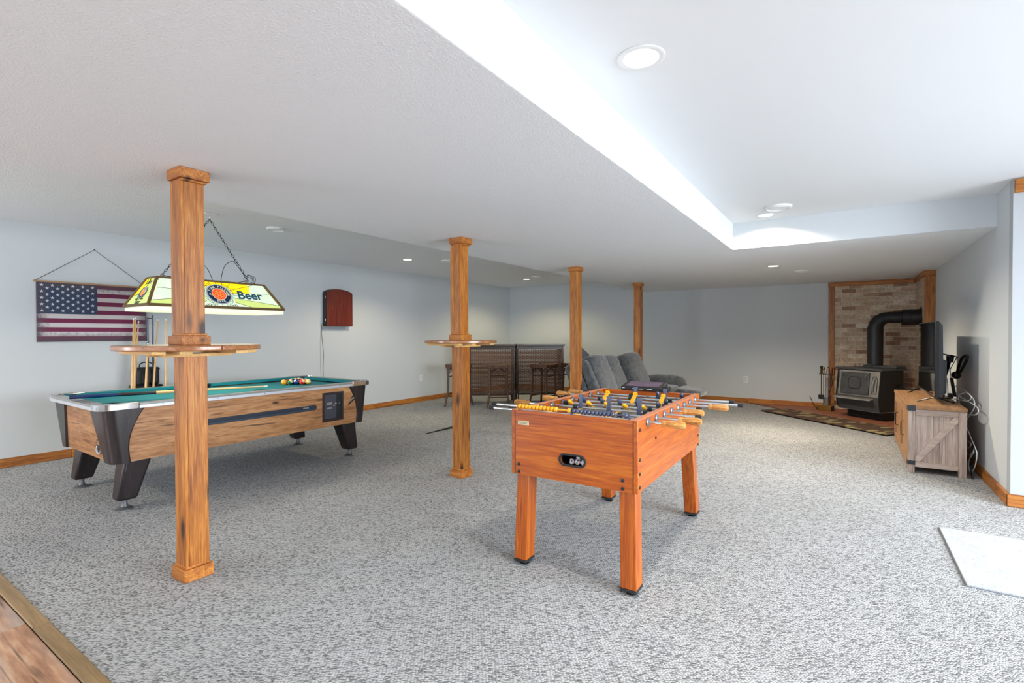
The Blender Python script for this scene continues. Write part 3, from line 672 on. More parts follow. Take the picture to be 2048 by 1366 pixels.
# cue rack against the left wall, behind the pool table
CR = THING('cue_rack', 'floor cue rack with slim metal posts against the left wall behind the pool table', 'cue rack', (-6.60, 2.42, 0))
OBJ('base_tray', MB().box(-.11, .125, -.24, .26, 0, .03), M_BLACK, CR, bevel=.004)
for (a, b_, h) in ((-.08, .105, 1.54), (-.05, .042, 1.51)):
    OBJ('post', MB().cyl((a, b_, .03), (a, b_, h), .009, n=12), plain('gunmetal', rgb(70, 72, 78), .3, .8), CR)
OBJ('cross_rail', MB().cyl((-.08, .105, 1.50), (-.05, .042, 1.50), .004, n=8), M_BLACK, CR)
OBJ('ball_clip', MB().sphere((-.05, .042, 1.23), .016, 12, 8), M_STEEL, CR)
cues = [((-6.52, 2.234, .032), (-6.66, 2.335, 1.504), 'leftmost upright cue in the rack, its tip over the flag'),
        ((-6.56, 2.268, .032), (-6.69, 2.362, 1.521), 'second upright cue from the left in the rack'),
        ((-6.60, 2.265, .032), (-6.70, 2.395, 1.473), 'thin upright cue in the rack, third from the left'),
        ((-6.50, 2.349, .032), (-6.62, 2.452, 1.217), 'short cue standing in front of the black bag, its tip below the flag edge'),
        ((-6.62, 2.454, .032), (-6.70, 2.59, 1.501), 'thin cue right of the dark rack post, leaning right'),
        ((-6.55, 2.587, .032), (-6.66, 2.657, 1.508), 'rightmost upright cue, close to the pine post')]
for p0, p1, lab in cues:
    d = (Vector(p1)-Vector(p0)); cue(lab, p0, p1, 'cues in the floor rack', Lq=d.length)
bg_ = THING('cooler_bag', 'small black zip bag with a carry handle behind the pool table', 'bag', (-6.80, 2.50, .728))
# the bag sits on a small black stool-like stand hidden by the table
sd = THING('low_stand', 'black stand under the bag, mostly hidden behind the pool table', 'stand', (-6.81, 2.50, 0))
OBJ('top', MB().box(-.08, .085, -.14, .14, .70, .727), M_BLACKM, sd, bevel=.004)
for sx in (-1, 1):
    for sy in (-1, 1): OBJ('leg', MB().box(sx*.065-.012, sx*.065+.012, sy*.12-.012, sy*.12+.012, 0, .70), M_BLACKM, sd)
M_BAG = plain('black_nylon', rgb(24, 26, 28), .6, bump=.3, bscale=30)
OBJ('body', MB().box(-.075, .07, -.115, .115, 0, .20), M_BAG, bg_, bevel=.03, seg=4)
OBJ('lid', MB().box(-.078, .073, -.118, .118, .165, .205), M_BAG, bg_, bevel=.02, seg=3)
OBJ('pocket', MB().box(.0705, .080, -.07, .07, .03, .13), M_BAG, bg_, bevel=.008)
OBJ('handle', MB().tube([(0, -.07, .20), (0, -.065, .24), (0, -.03, .262), (0, .03, .262), (0, .065, .24), (0, .07, .20)], .007), M_BLACK, bg_)
OBJ('side_tag', MB().box(-.01, .01, .115, .128, .10, .135), M_BLACK, bg_)

# ------------------------------------------------------------------ pool table lamp
M_PANE, nt, p = newmat('stained_glass'); N = nt.nodes.new; L = nt.links.new
tc = N('ShaderNodeTexCoord'); nz = N('ShaderNodeTexNoise'); nz.inputs['Scale'].default_value = 9; nz.inputs['Detail'].default_value = 3; L(tc.outputs['Object'], nz.inputs['Vector'])
cr = N('ShaderNodeValToRGB'); e = cr.color_ramp.elements; e[0].position = .3; e[0].color = rgb(205, 222, 190); e[1].position = .7; e[1].color = rgb(222, 226, 208); k = e.new(.5); k.color = rgb(208, 226, 200)
L(nz.outputs['Fac'], cr.inputs[0]); L(cr.outputs[0], p.inputs['Base Color']); L(cr.outputs[0], p.inputs['Emission Color']); p.inputs['Emission Strength'].default_value = .42; p.inputs['Roughness'].default_value = .2
M_PANEG = plain('stained_glass_green', rgb(200, 216, 130), .2, emit=rgb(196, 214, 116), es=.42, noise=.08, nscale=12)
M_PANEY = plain('stained_glass_yellow', rgb(246, 214, 20), .2, emit=rgb(246, 210, 10), es=.5, noise=.1, nscale=10)
M_LEAD = plain('lead_came', rgb(40, 42, 36), .5)
LP = THING('stained_glass_pool_lamp', 'long yellow and pale green stained-glass beer lamp hanging over the pool table', 'hanging lamp', (-4.96, 2.345, 0))
Zb_, Zt_, WB, LB, WT, LT = 1.556, 1.800, .242, .592, .092, .468
# slanted planes: u along length, v from bottom(0) to top(1)
def longp(u_, v_, off=0.0, sx=1):
    x_ = WB+(WT-WB)*v_; y_ = u_*(LB+(LT-LB)*v_); z_ = Zb_+(Zt_-Zb_)*v_
    n_ = Vector((Zt_-Zb_, 0, WB-WT)).normalized(); q = Vector((x_, y_, z_))+n_*off
    return Vector((sx*q.x, q.y, q.z))
def longa(y_, v_, off=0.0):       # absolute length coordinate
    n_ = Vector((Zt_-Zb_, 0, WB-WT)).normalized(); return Vector((WB+(WT-WB)*v_, y_, Zb_+(Zt_-Zb_)*v_))+n_*off
def endp(u_, v_, off=0.0, sy=-1):
    x_ = u_*(WB+(WT-WB)*v_); y_ = LB+(LT-LB)*v_; z_ = Zb_+(Zt_-Zb_)*v_
    n_ = Vector((0, Zt_-Zb_, LB-LT)).normalized(); q = Vector((x_, y_, z_))+n_*off
    return Vector((q.x, sy*q.y, q.z))
def surf(fn, poly, a, b_): return MB().prism(poly, a, b_, lambda u_, v_, w_: fn(u_, v_, w_))
# glass pieces on the two long sides: wedge zones fanned out from the emblem
def pieces():
    P_ = []
    for s in (1, -1):
        P_ += [(M_PANEY, [(s*.0, 1), (s*.0, .80), (s*.19, .80), (s*.30, 1)]), (M_PANEY, [(s*.30, 1), (s*.19, .80), (s*.22, .68), (s*.62, .90), (s*.62, 1)]),
               (M_PANEY, [(s*.22, .68), (s*.24, .56), (s*.55, .60), (s*.66, .90), (s*.62, .90)]), (M_PANE, [(s*.66, .90), (s*.62, .90), (s*.62, 1), (s*.96, 1), (s*.96, .6), (s*.55, .60)]),
               (M_PANE, [(s*.24, .56), (s*.24, .38), (s*.96, .16), (s*.96, .6)]), (M_PANEG, [(s*.24, .38), (s*.22, .2), (s*.52, 0), (s*.96, 0), (s*.96, .16)]),
               (M_PANE, [(s*.22, .2), (s*.0, .16), (s*.0, 0), (s*.52, 0)])]
    P_.append((M_PANE, [(-.24, .8), (.24, .8), (.24, .18), (-.24, .18)]))
    return P_
for sx in (1, -1):
    for mat, poly in pieces():
        off = -.001 if len(poly) == 4 and poly[0] == (-.24, .8) else 0.0
        OBJ('glass_piece', MB().prism(poly, off-.003, off, lambda u_, v_, w_: longp(u_, v_, w_, sx)), mat, LP)
    leads = [((0, 1), (0, .78)), ((.13, 1), (.09, .78)), ((-.13, 1), (-.09, .78)), ((.30, 1), (.17, .76)), ((-.30, 1), (-.17, .76)), ((.22, .68), (.62, .90)), ((-.22, .68), (-.62, .90)), ((.62, .9), (.75, .97)), ((-.62, .9), (-.75, .97)), ((.24, .56), (.96, .62)), ((-.24, .56), (-.96, .62)),
             ((.24, .38), (.96, .16)), ((-.24, .38), (-.96, .16)), ((.22, .22), (.52, 0)), ((-.22, .22), (-.52, 0)), ((0, .2), (0, 0)), ((.24, .5), (.34, .5)), ((-.24, .5), (-.34, .5))]
    mb = MB()
    for a, b_ in leads: mb.tube([longp(a[0], a[1], .0012, sx), longp(b_[0], b_[1], .0012, sx)], .0017, 6)
    OBJ('lead_lines', mb, M_LEAD, LP)
for sy in (1, -1):
    for mat, poly in ((M_PANEG, [(-.9, 0), (.9, 0), (.9, .42), (-.9, .38)]), (M_PANEY, [(-.9, .38), (0, .40), (0, 1), (-.9, 1)]), (M_PANEG, [(0, .40), (.9, .42), (.9, 1), (0, 1)])):
        OBJ('glass_piece', MB().prism(poly, -.003, 0, lambda u_, v_, w_: endp(u_, v_, w_, sy)), mat, LP)
    mb = MB()
    for a, b_ in (((-.9, .34), (-.4, .40)), ((.9, .42), (.4, .42)), ((0, 1), (0, 0)), ((-.5, .72), (-.1, .8))): mb.tube([endp(a[0], a[1], .0012, sy), endp(b_[0], b_[1], .0012, sy)], .0017, 6)
    OBJ('lead_lines', mb, M_LEAD, LP)
# frame bars
def bar(name, a, b_, r_=.0125, mat=None): OBJ(name, MB().tube([a, b_], r_, 8), mat or M_GOLDF, LP)
for sx in (1, -1):
    bar('frame_bar', longp(-1, 0, 0, sx), longp(1, 0, 0, sx), .013); bar('frame_bar', longp(-1, 1, 0, sx), longp(1, 1, 0, sx), .010)
    for sy in (1, -1):
        bar('frame_bar', longp(sy, 0, 0, sx), longp(sy, 1, 0, sx), .0125)
for sy in (1, -1):
    bar('frame_bar', endp(-1, 0, 0, sy), endp(1, 0, 0, sy), .013); bar('frame_bar', endp(-1, 1, 0, sy), endp(1, 1, 0, sy), .010)
OBJ('top_panel', MB().box(-WT, WT, -LT, LT, Zt_-.004, Zt_+.004), M_GOLDF, LP)
M_LIP = plain('lamp_white_lip', rgb(226, 230, 205), .5, emit=rgb(236, 240, 205), es=.35)
lip = MB(); q = .006
lip.box(-WB-q+.01, WB+q-.01, -LB+.004, -LB+.012, Zb_-.045, Zb_-.008); lip.box(-WB-q+.01, WB+q-.01, LB-.012, LB-.004, Zb_-.045, Zb_-.008)
lip.box(-WB+.004, -WB+.012, -LB+.012, LB-.012, Zb_-.045, Zb_-.008); lip.box(WB-.012, WB-.004, -LB+.012, LB-.012, Zb_-.045, Zb_-.008)
OBJ('lower_lip', lip, M_LIP, LP)
# emblem: rings, red centre, grain sprays, lettering
def emblem(fn, uy, vz, scale, parent):
    """fn(a,b,off): a along the length (m), b along the slope 0..1"""
    H_ = math.hypot(Zt_-Zb_, WB-WT)
    def P3(a, b_, o): return fn(uy+a*scale, vz+b_*scale/H_, o)
    def disc(r0_, r1_, off, th=.0012, n=36, a0=0, a1=2*PI):
        mb = MB(); vs = []; m_ = n+1
        for k in range(m_):
            a = a0+(a1-a0)*k/n
            for rr in (r0_, r1_):
                for oo in (off, off+th): vs.append(P3(rr*math.cos(a), rr*math.sin(a), oo))
        fs = []
        for k in range(n):
            c_ = 4*k; d_ = c_+4
            fs += [(c_, d_, d_+2, c_+2), (c_+1, c_+3, d_+3, d_+1), (c_, c_+1, d_+1, d_), (c_+2, d_+2, d_+3, c_+3)]
        return mb.add(vs, fs)
    OBJ('emblem_ring', disc(.084, .094, .0015), plain('emblem_grey', rgb(150, 160, 160), .4, emit=rgb(150, 160, 160), es=.2), parent)
    OBJ('emblem_band', disc(.052, .084, .0015), plain('emblem_navy', rgb(20, 44, 82), .4), parent)
    OBJ('emblem_edge', disc(.050, .055, .0028), plain('emblem_gold', rgb(224, 208, 160), .4, emit=rgb(224, 208, 160), es=.2), parent)
    OBJ('emblem_centre', disc(.001, .050, .0018), plain('emblem_red', rgb(232, 76, 34), .4, emit=rgb(240, 84, 34), es=.35), parent)
    # hop-like motif in the centre
    mb = MB()
    for ang in range(0, 360, 60):
        a = math.radians(ang+30); cx_, cy_ = .026*math.cos(a), .026*math.sin(a)
        mb.tube([P3(cx_+.013*math.cos(2*PI*k/10), cy_+.013*math.sin(2*PI*k/10), .0036) for k in range(10)], .0012, 5, True)
    mb.tube([P3(.013*math.cos(2*PI*k/10), .013*math.sin(2*PI*k/10), .0036) for k in range(10)], .0012, 5, True)
    OBJ('emblem_motif', mb, plain('emblem_gold2', rgb(250, 190, 90), .4, emit=rgb(250, 180, 80), es=.3), parent)
    # sprays of barley left and right
    for s in (1, -1):
        mb = MB()
        for k in range(7):
            a = math.radians(-62+k*19); rr = .106
            cx_, cy_ = s*rr*math.cos(a), rr*math.sin(a); tx_, ty_ = -s*math.sin(a), math.cos(a)
            pts = [P3(cx_+tx_*.019*t_+s*.008*math.cos(a)*w_, cy_+ty_*.019*t_+.008*math.sin(a)*w_, .002) for t_, w_ in ((-1, 0), (-.3, 1), (.5, .7), (1.1, 0), (.4, -.7), (-.4, -.8))]
            mb.tube(pts, .0014, 5, True)
        for k in range(3):
            mb.tube([P3(s*(.055+.02*k), -.105+.006*k, .002), P3(s*(.075+.02*k), -.118+.004*k, .002), P3(s*(.088+.016*k), -.104, .002), P3(s*(.07+.02*k), -.094, .002)], .0015, 5, True)
        OBJ('barley_spray', mb, M_LEAD, parent, kind='stuff')
def letters_round(fn_m, word, rad, a_mid, step, size, mat, parent, inward=False):
    n = len(word)
    for i, ch in enumerate(word):
        if ch == ' ': continue
        a = a_mid-(i-(n-1)/2)*step if not inward else a_mid+(i-(n-1)/2)*step
        rot = a-90 if not inward else a+90
        TEXT('letter', ch, size, mat, parent, fn_m @ Matrix.Translation((rad*math.cos(math.radians(a)), rad*math.sin(math.radians(a)), .0035)) @ Matrix.Rotation(math.radians(rot), 4, 'Z'))
# frame for flat lettering on the long (+x) side: x axis = +y world, y axis = up the slope
ex = Vector((0, 1, 0)); ey = Vector((WT-WB, 0, Zt_-Zb_)).normalized(); ez = ex.cross(ey)
def longM(y_, v_):
    o_ = longa(y_, v_, 0); m_ = Matrix((ex, ey, ez)).transposed().to_4x4(); m_.translation = o_; return m_
M_LET = plain('emblem_lettering', rgb(226, 230, 214), .4, emit=rgb(226, 230, 214), es=.2)
emblem(lambda a, b_, o: longa(a, b_, o), 0.0, .50, 1.18, LP)
EM = longM(0.0, .50)
letters_round(EM, 'A FINE PILSNER', .080, 90, 14.5, .030, M_LET, LP)
letters_round(EM, 'BEER', .080, -90, 15, .028, M_LET, LP, True)
M_TEAL = plain('teal_lettering', rgb(16, 84, 100), .35)
M_WOUT = plain('white_outline', rgb(235, 240, 232), .4, emit=rgb(235, 240, 232), es=.2)
for body, yv in (('Beer', .285), ('Lite', -.285)):
    for col_, dz, sc_ in ((M_WOUT, .001, 1.0), (M_TEAL, .0024, 1.0)):
        me_ = longM(yv+(.004 if col_ == M_WOUT else 0), .50-(.012 if col_ == M_WOUT else 0)) @ Matrix.Translation((0, 0, dz))
        TEXT('lettering', body, .125, col_, LP, me_, depth=.0012, stretch=1.0, bold=.0028)
# bolder strokes
# end panel (-y side): Lite / emblem / Beer stacked
exx = Vector((1, 0, 0)); eyy = Vector((0, LB-LT, Zt_-Zb_)).normalized(); ezz = exx.cross(eyy)
def endM(x_, v_):
    m_ = Matrix((exx, eyy, ezz)).transposed().to_4x4(); m_.translation = endp(0, v_, 0)+Vector((x_, 0, 0)); return m_
def endabs(a, b_, o): 
    q = endp(0, b_, o); return Vector((q.x+a, q.y, q.z))
emblem(endabs, 0.0, .44, .62, LP)
M_DKG = plain('dark_green_lettering', rgb(26, 52, 44), .4)
TEXT('lettering', 'Lite', .07, M_DKG, LP, endM(0, .84) @ Matrix.Translation((0, 0, .0015)))
TEXT('lettering', 'Beer', .055, M_DKG, LP, endM(0, .11) @ Matrix.Translation((0, 0, .0015)))
letters_round(endM(0, .44), 'A FINE PILSNER', .0415, 90, 14.5, .016, M_LET, LP)
# bulb holders inside + a tube light
for yv in (-.28, .0, .28):
    OBJ('bulb', MB().sphere((0, yv, 1.70), .035, 14, 10), plain('bulb_warm', rgb(255, 240, 210), .5, emit=(1, .88, .66, 1), es=14), LP)
ld = bpy.data.lights.new('pool_lamp_light', 'AREA'); ld.shape = 'RECTANGLE'; ld.size = .38; ld.size_y = 1.05; ld.energy = 9; ld.color = (1, .95, .72)
lo = bpy.data.objects.new('pool_lamp_light', ld); COL.objects.link(lo); lo.location = (-4.96, 2.345, 1.50)
# chains and flex
hook = Vector((-5.02+4.96, 2.378-2.345, 2.45))
OBJ('ceiling_plate', MB().box(hook.x-.05, hook.x+.05, hook.y-.07, hook.y+.07, 2.437, 2.449), M_WHITE, LP, bevel=.004)
OBJ('ceiling_hook', MB().tube([(hook.x, hook.y, 2.437), (hook.x, hook.y, 2.41), (hook.x, hook.y+.01, 2.40), (hook.x, hook.y, 2.392)], .003, 6), M_CHROME, LP)
M_CHAIN = plain('dark_chain', rgb(60, 52, 42), .4, .8)
def chain(p0, p1, link=.036):
    p0, p1 = Vector(p0), Vector(p1); d = p1-p0; n = int(d.length/(link*.78)); d.normalize(); a = d.orthogonal().normalized(); b_ = d.cross(a); mb = MB()
    for i in range(n):
        c_ = p0+d*(link*.78*(i+.5)); w_ = a if i % 2 else b_
        mb.tube([c_+d*(link*.5*math.sin(2*PI*k/10))+w_*(link*.24*math.cos(2*PI*k/10)) for k in range(10)], .0022, 5, True)
    return mb
OBJ('chain', chain((hook.x, hook.y, 2.40), (0, LT-.10, Zt_+.035)), M_CHAIN, LP)
OBJ('chain', chain((hook.x, hook.y, 2.40), (0, -LT+.06, Zt_+.01)), M_CHAIN, LP)
mb = MB()
for i in range(7):
    a = i*1.1; c_ = Vector((.02*math.cos(a), LT-.085+.035*math.sin(a*1.7), Zt_+.016+.012*i))
    mb.tube([c_+Vector((.004*math.cos(i), .009*math.cos(2*PI*k/8), .016*math.sin(2*PI*k/8))) for k in range(8)], .0022, 5, True)
OBJ('spare_chain', mb, M_CHAIN, LP, kind='stuff')
def smooth_path(P_, n=10):
    P_ = [Vector(p) for p in P_]; out = []
    for i in range(len(P_)-1):
        a, b_, c_, d_ = P_[max(i-1, 0)], P_[i], P_[i+1], P_[min(i+2, len(P_)-1)]
        for k in range(n):
            t_ = k/n; out.append(.5*((2*b_)+(c_-a)*t_+(2*a-5*b_+4*c_-d_)*t_*t_+(3*b_-a-3*c_+d_)*t_**3))
    out.append(P_[-1]); return out
OBJ('flex', MB().tube(smooth_path([(0, .10, Zt_+.003), (.01, .105, Zt_+.08), (0, .14, Zt_+.17), (0, .20, Zt_+.215), (0, .235, Zt_+.205), (0, LT-.13, Zt_+.06), (.02, LT-.2, Zt_+.02), (.0, .19, Zt_+.004)]), .0028, 6), M_BLACK, LP)
OBJ('flex', MB().tube(smooth_path([(0, -LT+.07, Zt_+.03), (0, -LT+.2, Zt_+.03), (.0, -.10, Zt_+.16), (0, -.02, Zt_+.12), (0, .03, Zt_+.003)]), .0028, 6), M_BLACK, LP)
OBJ('flex_loop', MB().tube(smooth_path([(0, LT-.12, Zt_+.01), (0, LT-.15, Zt_+.06), (0, LT-.09, Zt_+.1), (0, LT-.03, Zt_+.07), (0, LT-.05, Zt_+.01)]), .0026, 6), M_BLACK, LP)
# ------------------------------------------------------------------ flag wall hanging
m, nt, p = newmat('worn_flag_print'); N = nt.nodes.new; L = nt.links.new
FY, FZ = .968, .612
tc = N('ShaderNodeTexCoord'); sp = N('ShaderNodeSeparateXYZ'); L(tc.outputs['Object'], sp.inputs[0])
def mth(op, a, b_=None):
    q = N('ShaderNodeMath'); q.operation = op
    for i, v in enumerate((a, b_)):
        if v is None: continue
        if isinstance(v, (int, float)): q.inputs[i].default_value = v
        else: L(v, q.inputs[i])
    return q.outputs[0]
yf, zf = sp.outputs[1], sp.outputs[2]
idx = mth('FLOOR', mth('MULTIPLY', zf, 13/FZ)); even = mth('LESS_THAN', mth('MODULO', mth('ADD', idx, .01), 2), .5)
canton = mth('MULTIPLY', mth('LESS_THAN', yf, FY*.52), mth('GREATER_THAN', zf, FZ*6/13))
def mixc(fac, a, b_):
    q = N('ShaderNodeMix'); q.data_type = 'RGBA'
    for nm, v in (('Factor', fac), ('A', a), ('B', b_)):
        if isinstance(v, tuple) or isinstance(v, float): q.inputs[nm].default_value = v
        else: L(v, q.inputs[nm])
    return q.outputs['Result']
c_ = mixc(even, rgb(206, 200, 202), rgb(118, 44, 78)); c_ = mixc(canton, c_, rgb(58, 72, 98))
n1 = N('ShaderNodeTexNoise'); n1.inputs['Scale'].default_value = 26; n1.inputs['Detail'].default_value = 8; n1.inputs['Roughness'].default_value = .75; L(tc.outputs['Object'], n1.inputs['Vector'])
# distance to the nearest edge -> worn dark border
ed = mth('MINIMUM', mth('MINIMUM', yf, mth('SUBTRACT', FY, yf)), mth('MINIMUM', zf, mth('SUBTRACT', FZ, zf)))
wr = mth('ADD', mth('MULTIPLY', ed, 6.5), mth('MULTIPLY', n1.outputs['Fac'], 1.5))
wr2 = N('ShaderNodeMapRange'); wr2.inputs['From Min'].default_value = .72; wr2.inputs['From Max'].default_value = 1.42; wr2.inputs['To Min'].default_value = .92; wr2.inputs['To Max'].default_value = 0.0; L(wr, wr2.inputs['Value'])
c_ = mixc(wr2.outputs[0], c_, rgb(84, 74, 82))
L(c_, p.inputs['Base Color']); p.inputs['Roughness'].default_value = .9
FL = THING('flag_banner', 'weathered stars-and-stripes cloth banner hung by a cord on the left wall', 'flag', (XL+.012, 1.575, 1.25))
g_ = MB(); nn_ = 40
for i in range(nn_+1):
    for zz in (0.0, FZ):
        y_ = FY*i/nn_; xo = .004*math.sin(y_*19)*(1-zz/FZ)+.004
        g_.v += [(xo, y_, zz), (xo+.002, y_, zz)]
for i in range(nn_):
    a = 4*i; b_ = a+4
    g_.f += [(a, b_, b_+2, a+2), (a+1, a+3, b_+3, b_+1), (a, a+1, b_+1, b_), (a+2, b_+2, b_+3, a+3)]
g_.f += [(0, 2, 3, 1), (4*nn_, 4*nn_+1, 4*nn_+3, 4*nn_+2)]
OBJ('cloth', g_, m, FL)
stars = MB()
for r_ in range(9):
    cnt = 6 if r_ % 2 == 0 else 5
    for q in range(cnt):
        cy_ = FY*.52*((2*q+1+(r_ % 2))/12); cz_ = FZ-(FZ*7/13)*((r_+1)/10)
        xo = .0072+.004*math.sin(cy_*19)*(1-cz_/FZ)
        poly = [((.0185 if k % 2 == 0 else .0072)*math.sin(PI*k/5)+cy_, (.0185 if k % 2 == 0 else .0072)*math.cos(PI*k/5)+cz_) for k in range(10)]
        stars.prism(poly, xo-.001, xo, lambda u_, v_, w_: Vector((w_, u_, v_)))
OBJ('printed_stars', stars, plain('star_print', rgb(206, 208, 214), .9, noise=.15, nscale=60), FL, kind='stuff')
OBJ('top_dowel', MB().cyl((.006, -.02, FZ+.004), (.006, FY+.02, FZ+.004), .009), plain('dowel', rgb(176, 140, 104), .6), FL)
OBJ('bottom_dowel', MB().cyl((.004, .0, -.004), (.004, FY, -.004), .007), plain('dowel_dark', rgb(84, 74, 80), .6), FL)
OBJ('cord', MB().tube([(.008, -.005, FZ+.01), (.005, .486, .996), (.008, FY+.005, FZ+.01)], .0028, 6), plain('dark_cord', rgb(74, 66, 62), .8), FL)
OBJ('nail', MB().cyl((-.011, .486, 1.002), (.012, .486, 1.004), .004, n=8), M_BLACK, FL)

# ------------------------------------------------------------------ dartboard cabinet on the left wall
DC = THING('dartboard_cabinet', 'closed mahogany dartboard cabinet with arched top on the left wall', 'cabinet', (XL, 4.955, 1.44))
def arch(w_, h_, rise, n=14): return [(0, 0), (w_, 0), (w_, h_)]+[(w_/2+(w_/2)*math.cos(PI*k/n), h_+rise*math.sin(PI*k/n)) for k in range(1, n)]+[(0, h_)]
mah = wood('mahogany', rgb(62, 22, 18), rgb(104, 40, 30), rgb(146, 66, 48), 'z', rough=.3, scale=26, stretch=.06, contrast=.8, coat=.3)
OBJ('case', MB().prism(arch(.505, .53, .072), .002, .078, lambda u_, v_, w_: Vector((w_, u_, v_))), M_BLACK, DC, bevel=.004)
OBJ('door', MB().prism(arch(.495, .525, .070), .080, .100, lambda u_, v_, w_: Vector((w_, u_+.01, v_+.002))), mah, DC, bevel=.003)
for zz in (.10, .46): OBJ('hinge', MB().cyl((.079, -.004, zz-.02), (.079, -.004, zz+.02), .006), M_STEEL, DC)
OBJ('name_plate', MB().box(.1003, .102, .385, .435, .055, .070), M_BRASS, DC)
OBJ('scoreboard_box', MB().box(.001, .030, -.02, .42, -.045, -.001), plain('light_grey_plastic', rgb(160, 166, 170), .5), DC, bevel=.002)
OBJ('power_cord', MB().tube(smooth_path([(.02, .0, .04), (.02, -.03, .03), (.01, -.025, -.05), (.006, -.01, -.25), (.006, .012, -.45), (.006, -.002, -.70), (.006, .03, -.95), (.006, .045, -1.12)]), .0026, 6), plain('grey_cord', rgb(70, 72, 74), .6), DC)
OBJ('power_cord', MB().tube(smooth_path([(.02, -.012, .02), (.008, -.045, -.1), (.006, -.05, -.4), (.006, -.045, -.75), (.006, .0, -1.0), (.006, .03, -1.15)]), .0015, 5), plain('pale_cord', rgb(140, 144, 146), .6), DC)

# outlets
def outlet(lab, loc, rz):
    t = THING('wall_outlet', lab, 'outlet', loc, rz, 'wall outlets')
    OBJ('cover_plate', MB().box(-.037, .037, 0, .006, -.06, .06), M_WHITE, t, bevel=.003)
    for dz in (-.021, .021):
        s2 = OBJ('socket', MB().box(-.017, .017, .006, .0085, dz-.014, dz+.014), plain('socket_white', rgb(206, 208, 206), .4), t, bevel=.004)
        OBJ('slot', MB().box(-.008, -.0055, .0085, .0092, dz-.004, dz+.007).box(.0055, .008, .0085, .0092, dz-.004, dz+.007).cyl((0, .0085, dz-.009), (0, .0092, dz-.009), .0025, n=8), M_BLACK, s2)
outlet('white double outlet low on the left wall, left of the bar stools', (XL, 7.156, .462), -PI/2)
outlet('white double outlet on the back wall between sofa and stove', (-1.568, YB, .444), PI)

# ------------------------------------------------------------------ wicker bar (two front sections and their tops)
M_WICK = plain('dark_wicker', rgb(116, 82, 62), .45, noise=.35, nscale=90)
M_BARW = wood('dark_brown_bar_wood', rgb(44, 31, 25), rgb(70, 52, 43), rgb(96, 74, 60), 'x', rough=.35, scale=20)
M_BARTOP = plain('bar_top', rgb(120, 108, 98), .18, coat=.5, noise=.1, nscale=12)
def bar_section(label, loc, ang, Lw):
    t = THING('wicker_bar', label, 'bar', (loc[0], loc[1], 0), ang, 'wicker bar sections')
    OBJ('bar_top', MB().box(-.015, Lw+.015, -.03, .46, 1.078, 1.112), M_BARW, t, bevel=.004)
    OBJ('top_inlay', MB().box(.01, Lw-.01, .0, .44, 1.1122, 1.116), M_BARTOP, t)
    for x_ in (.02, Lw-.02):
        OBJ('front_post', MB().box(x_-.012, x_+.012, 0, .036, 0, 1.077), M_BARW, t, bevel=.003)
        OBJ('back_post', MB().box(x_-.02, x_+.02, .40, .44, 0, 1.077), M_BARW, t, bevel=.003)
    for (z0, z1) in ((.150, .185), (1.015, 1.077)):
        OBJ('front_rail', MB().box(.033, Lw-.033, .004, .036, z0, z1), M_BARW, t, bevel=.003)
    for z0 in (.16, .55, 1.0):
        OBJ('side_rail', MB().box(.004, .036, .041, .399, z0, z0+.03), M_BARW, t); OBJ('side_rail', MB().box(Lw-.036, Lw-.004, .041, .399, z0, z0+.03), M_BARW, t)
    OBJ('shelf', MB().box(.041, Lw-.041, .14, .40, .56, .58), M_BARW, t)
    sp_ = MB(); n = max(4, int((Lw-.07)/.034)); dx = (Lw-.066)/n
    for i in range(1, n): sp_.cyl((.033+dx*i, .02, .186), (.033+dx*i, .02, 1.014), .0048, n=6)
    OBJ('wicker_spokes', sp_, M_WICK, t, kind='stuff')
    wv = MB(); rowh = .0255; rows = int((1.014-.186)/rowh)
    for j in range(rows):
        z_ = .186+rowh*(j+.5); ph = 1 if j % 2 else -1; vs = []
        for i in range(n+1):
            x_ = .033+dx*i; yo = .02+ph*(.0085 if i % 2 else -.0085)
            for dz in (-.0099, .0099):
                for dy in (-.0015, .0015): vs.append((x_, yo+dy, z_+dz))
        fs = []
        for i in range(n):
            a = 4*i; b_ = a+4; fs += [(a, b_, b_+2, a+2), (a+1, a+3, b_+3, b_+1), (a, a+1, b_+1, b_), (a+2, b_+2, b_+3, a+3)]
        wv.add(vs, fs)
    OBJ('woven_strands', wv, M_WICK, t, kind='stuff', smooth=True)
    sw = MB()
    for xx in (.02, Lw-.02):
        for j in range(30): sw.box(xx-.004, xx+.004, .045, .395, .19+j*.0275, .19+j*.0275+.022)
    OBJ('woven_sides', sw, M_WICK, t, kind='stuff')
    return t
bar_section('dark wicker bar section on the left, right of the second post', (-5.915, 7.415), math.atan2(.54, .665), .868)
bar_section('dark wicker bar section on the right, left of the third post', (-5.205, 7.99), math.atan2(.58, .69), .905)
# grey board standing on the bar end behind the third post
gb = OBJ('slanted_board', MB().prism([(0, 0), (.40, 0), (0, .36)], -.01, .01, lambda u_, v_, w_: Vector((u_, w_, v_))), plain('slate_grey_board', rgb(112, 116, 122), .6), bevel=.003)
gb.location = (-4.25, 8.77, .70); gb.rotation_euler = (0, 0, .6)
TAG(gb, 'slanted grey panel sticking up behind the third post, left of the sofa', 'panel')
lc = THING('low_cabinet', 'dark brown low cabinet glimpsed between third post and sofa', 'cabinet', (-4.14, 8.70, 0), .6)
OBJ('carcass', MB().box(0, .52, 0, .36, .05, .67), M_BARW, lc, bevel=.004); OBJ('top', MB().box(-.015, .535, -.015, .375, .671, .699), M_BARW, lc, bevel=.004)
for a in (0.03, .45):
    for b_ in (.03, .29): OBJ('leg', MB().box(a, a+.04, b_, b_+.04, 0, .049), M_BARW, lc)

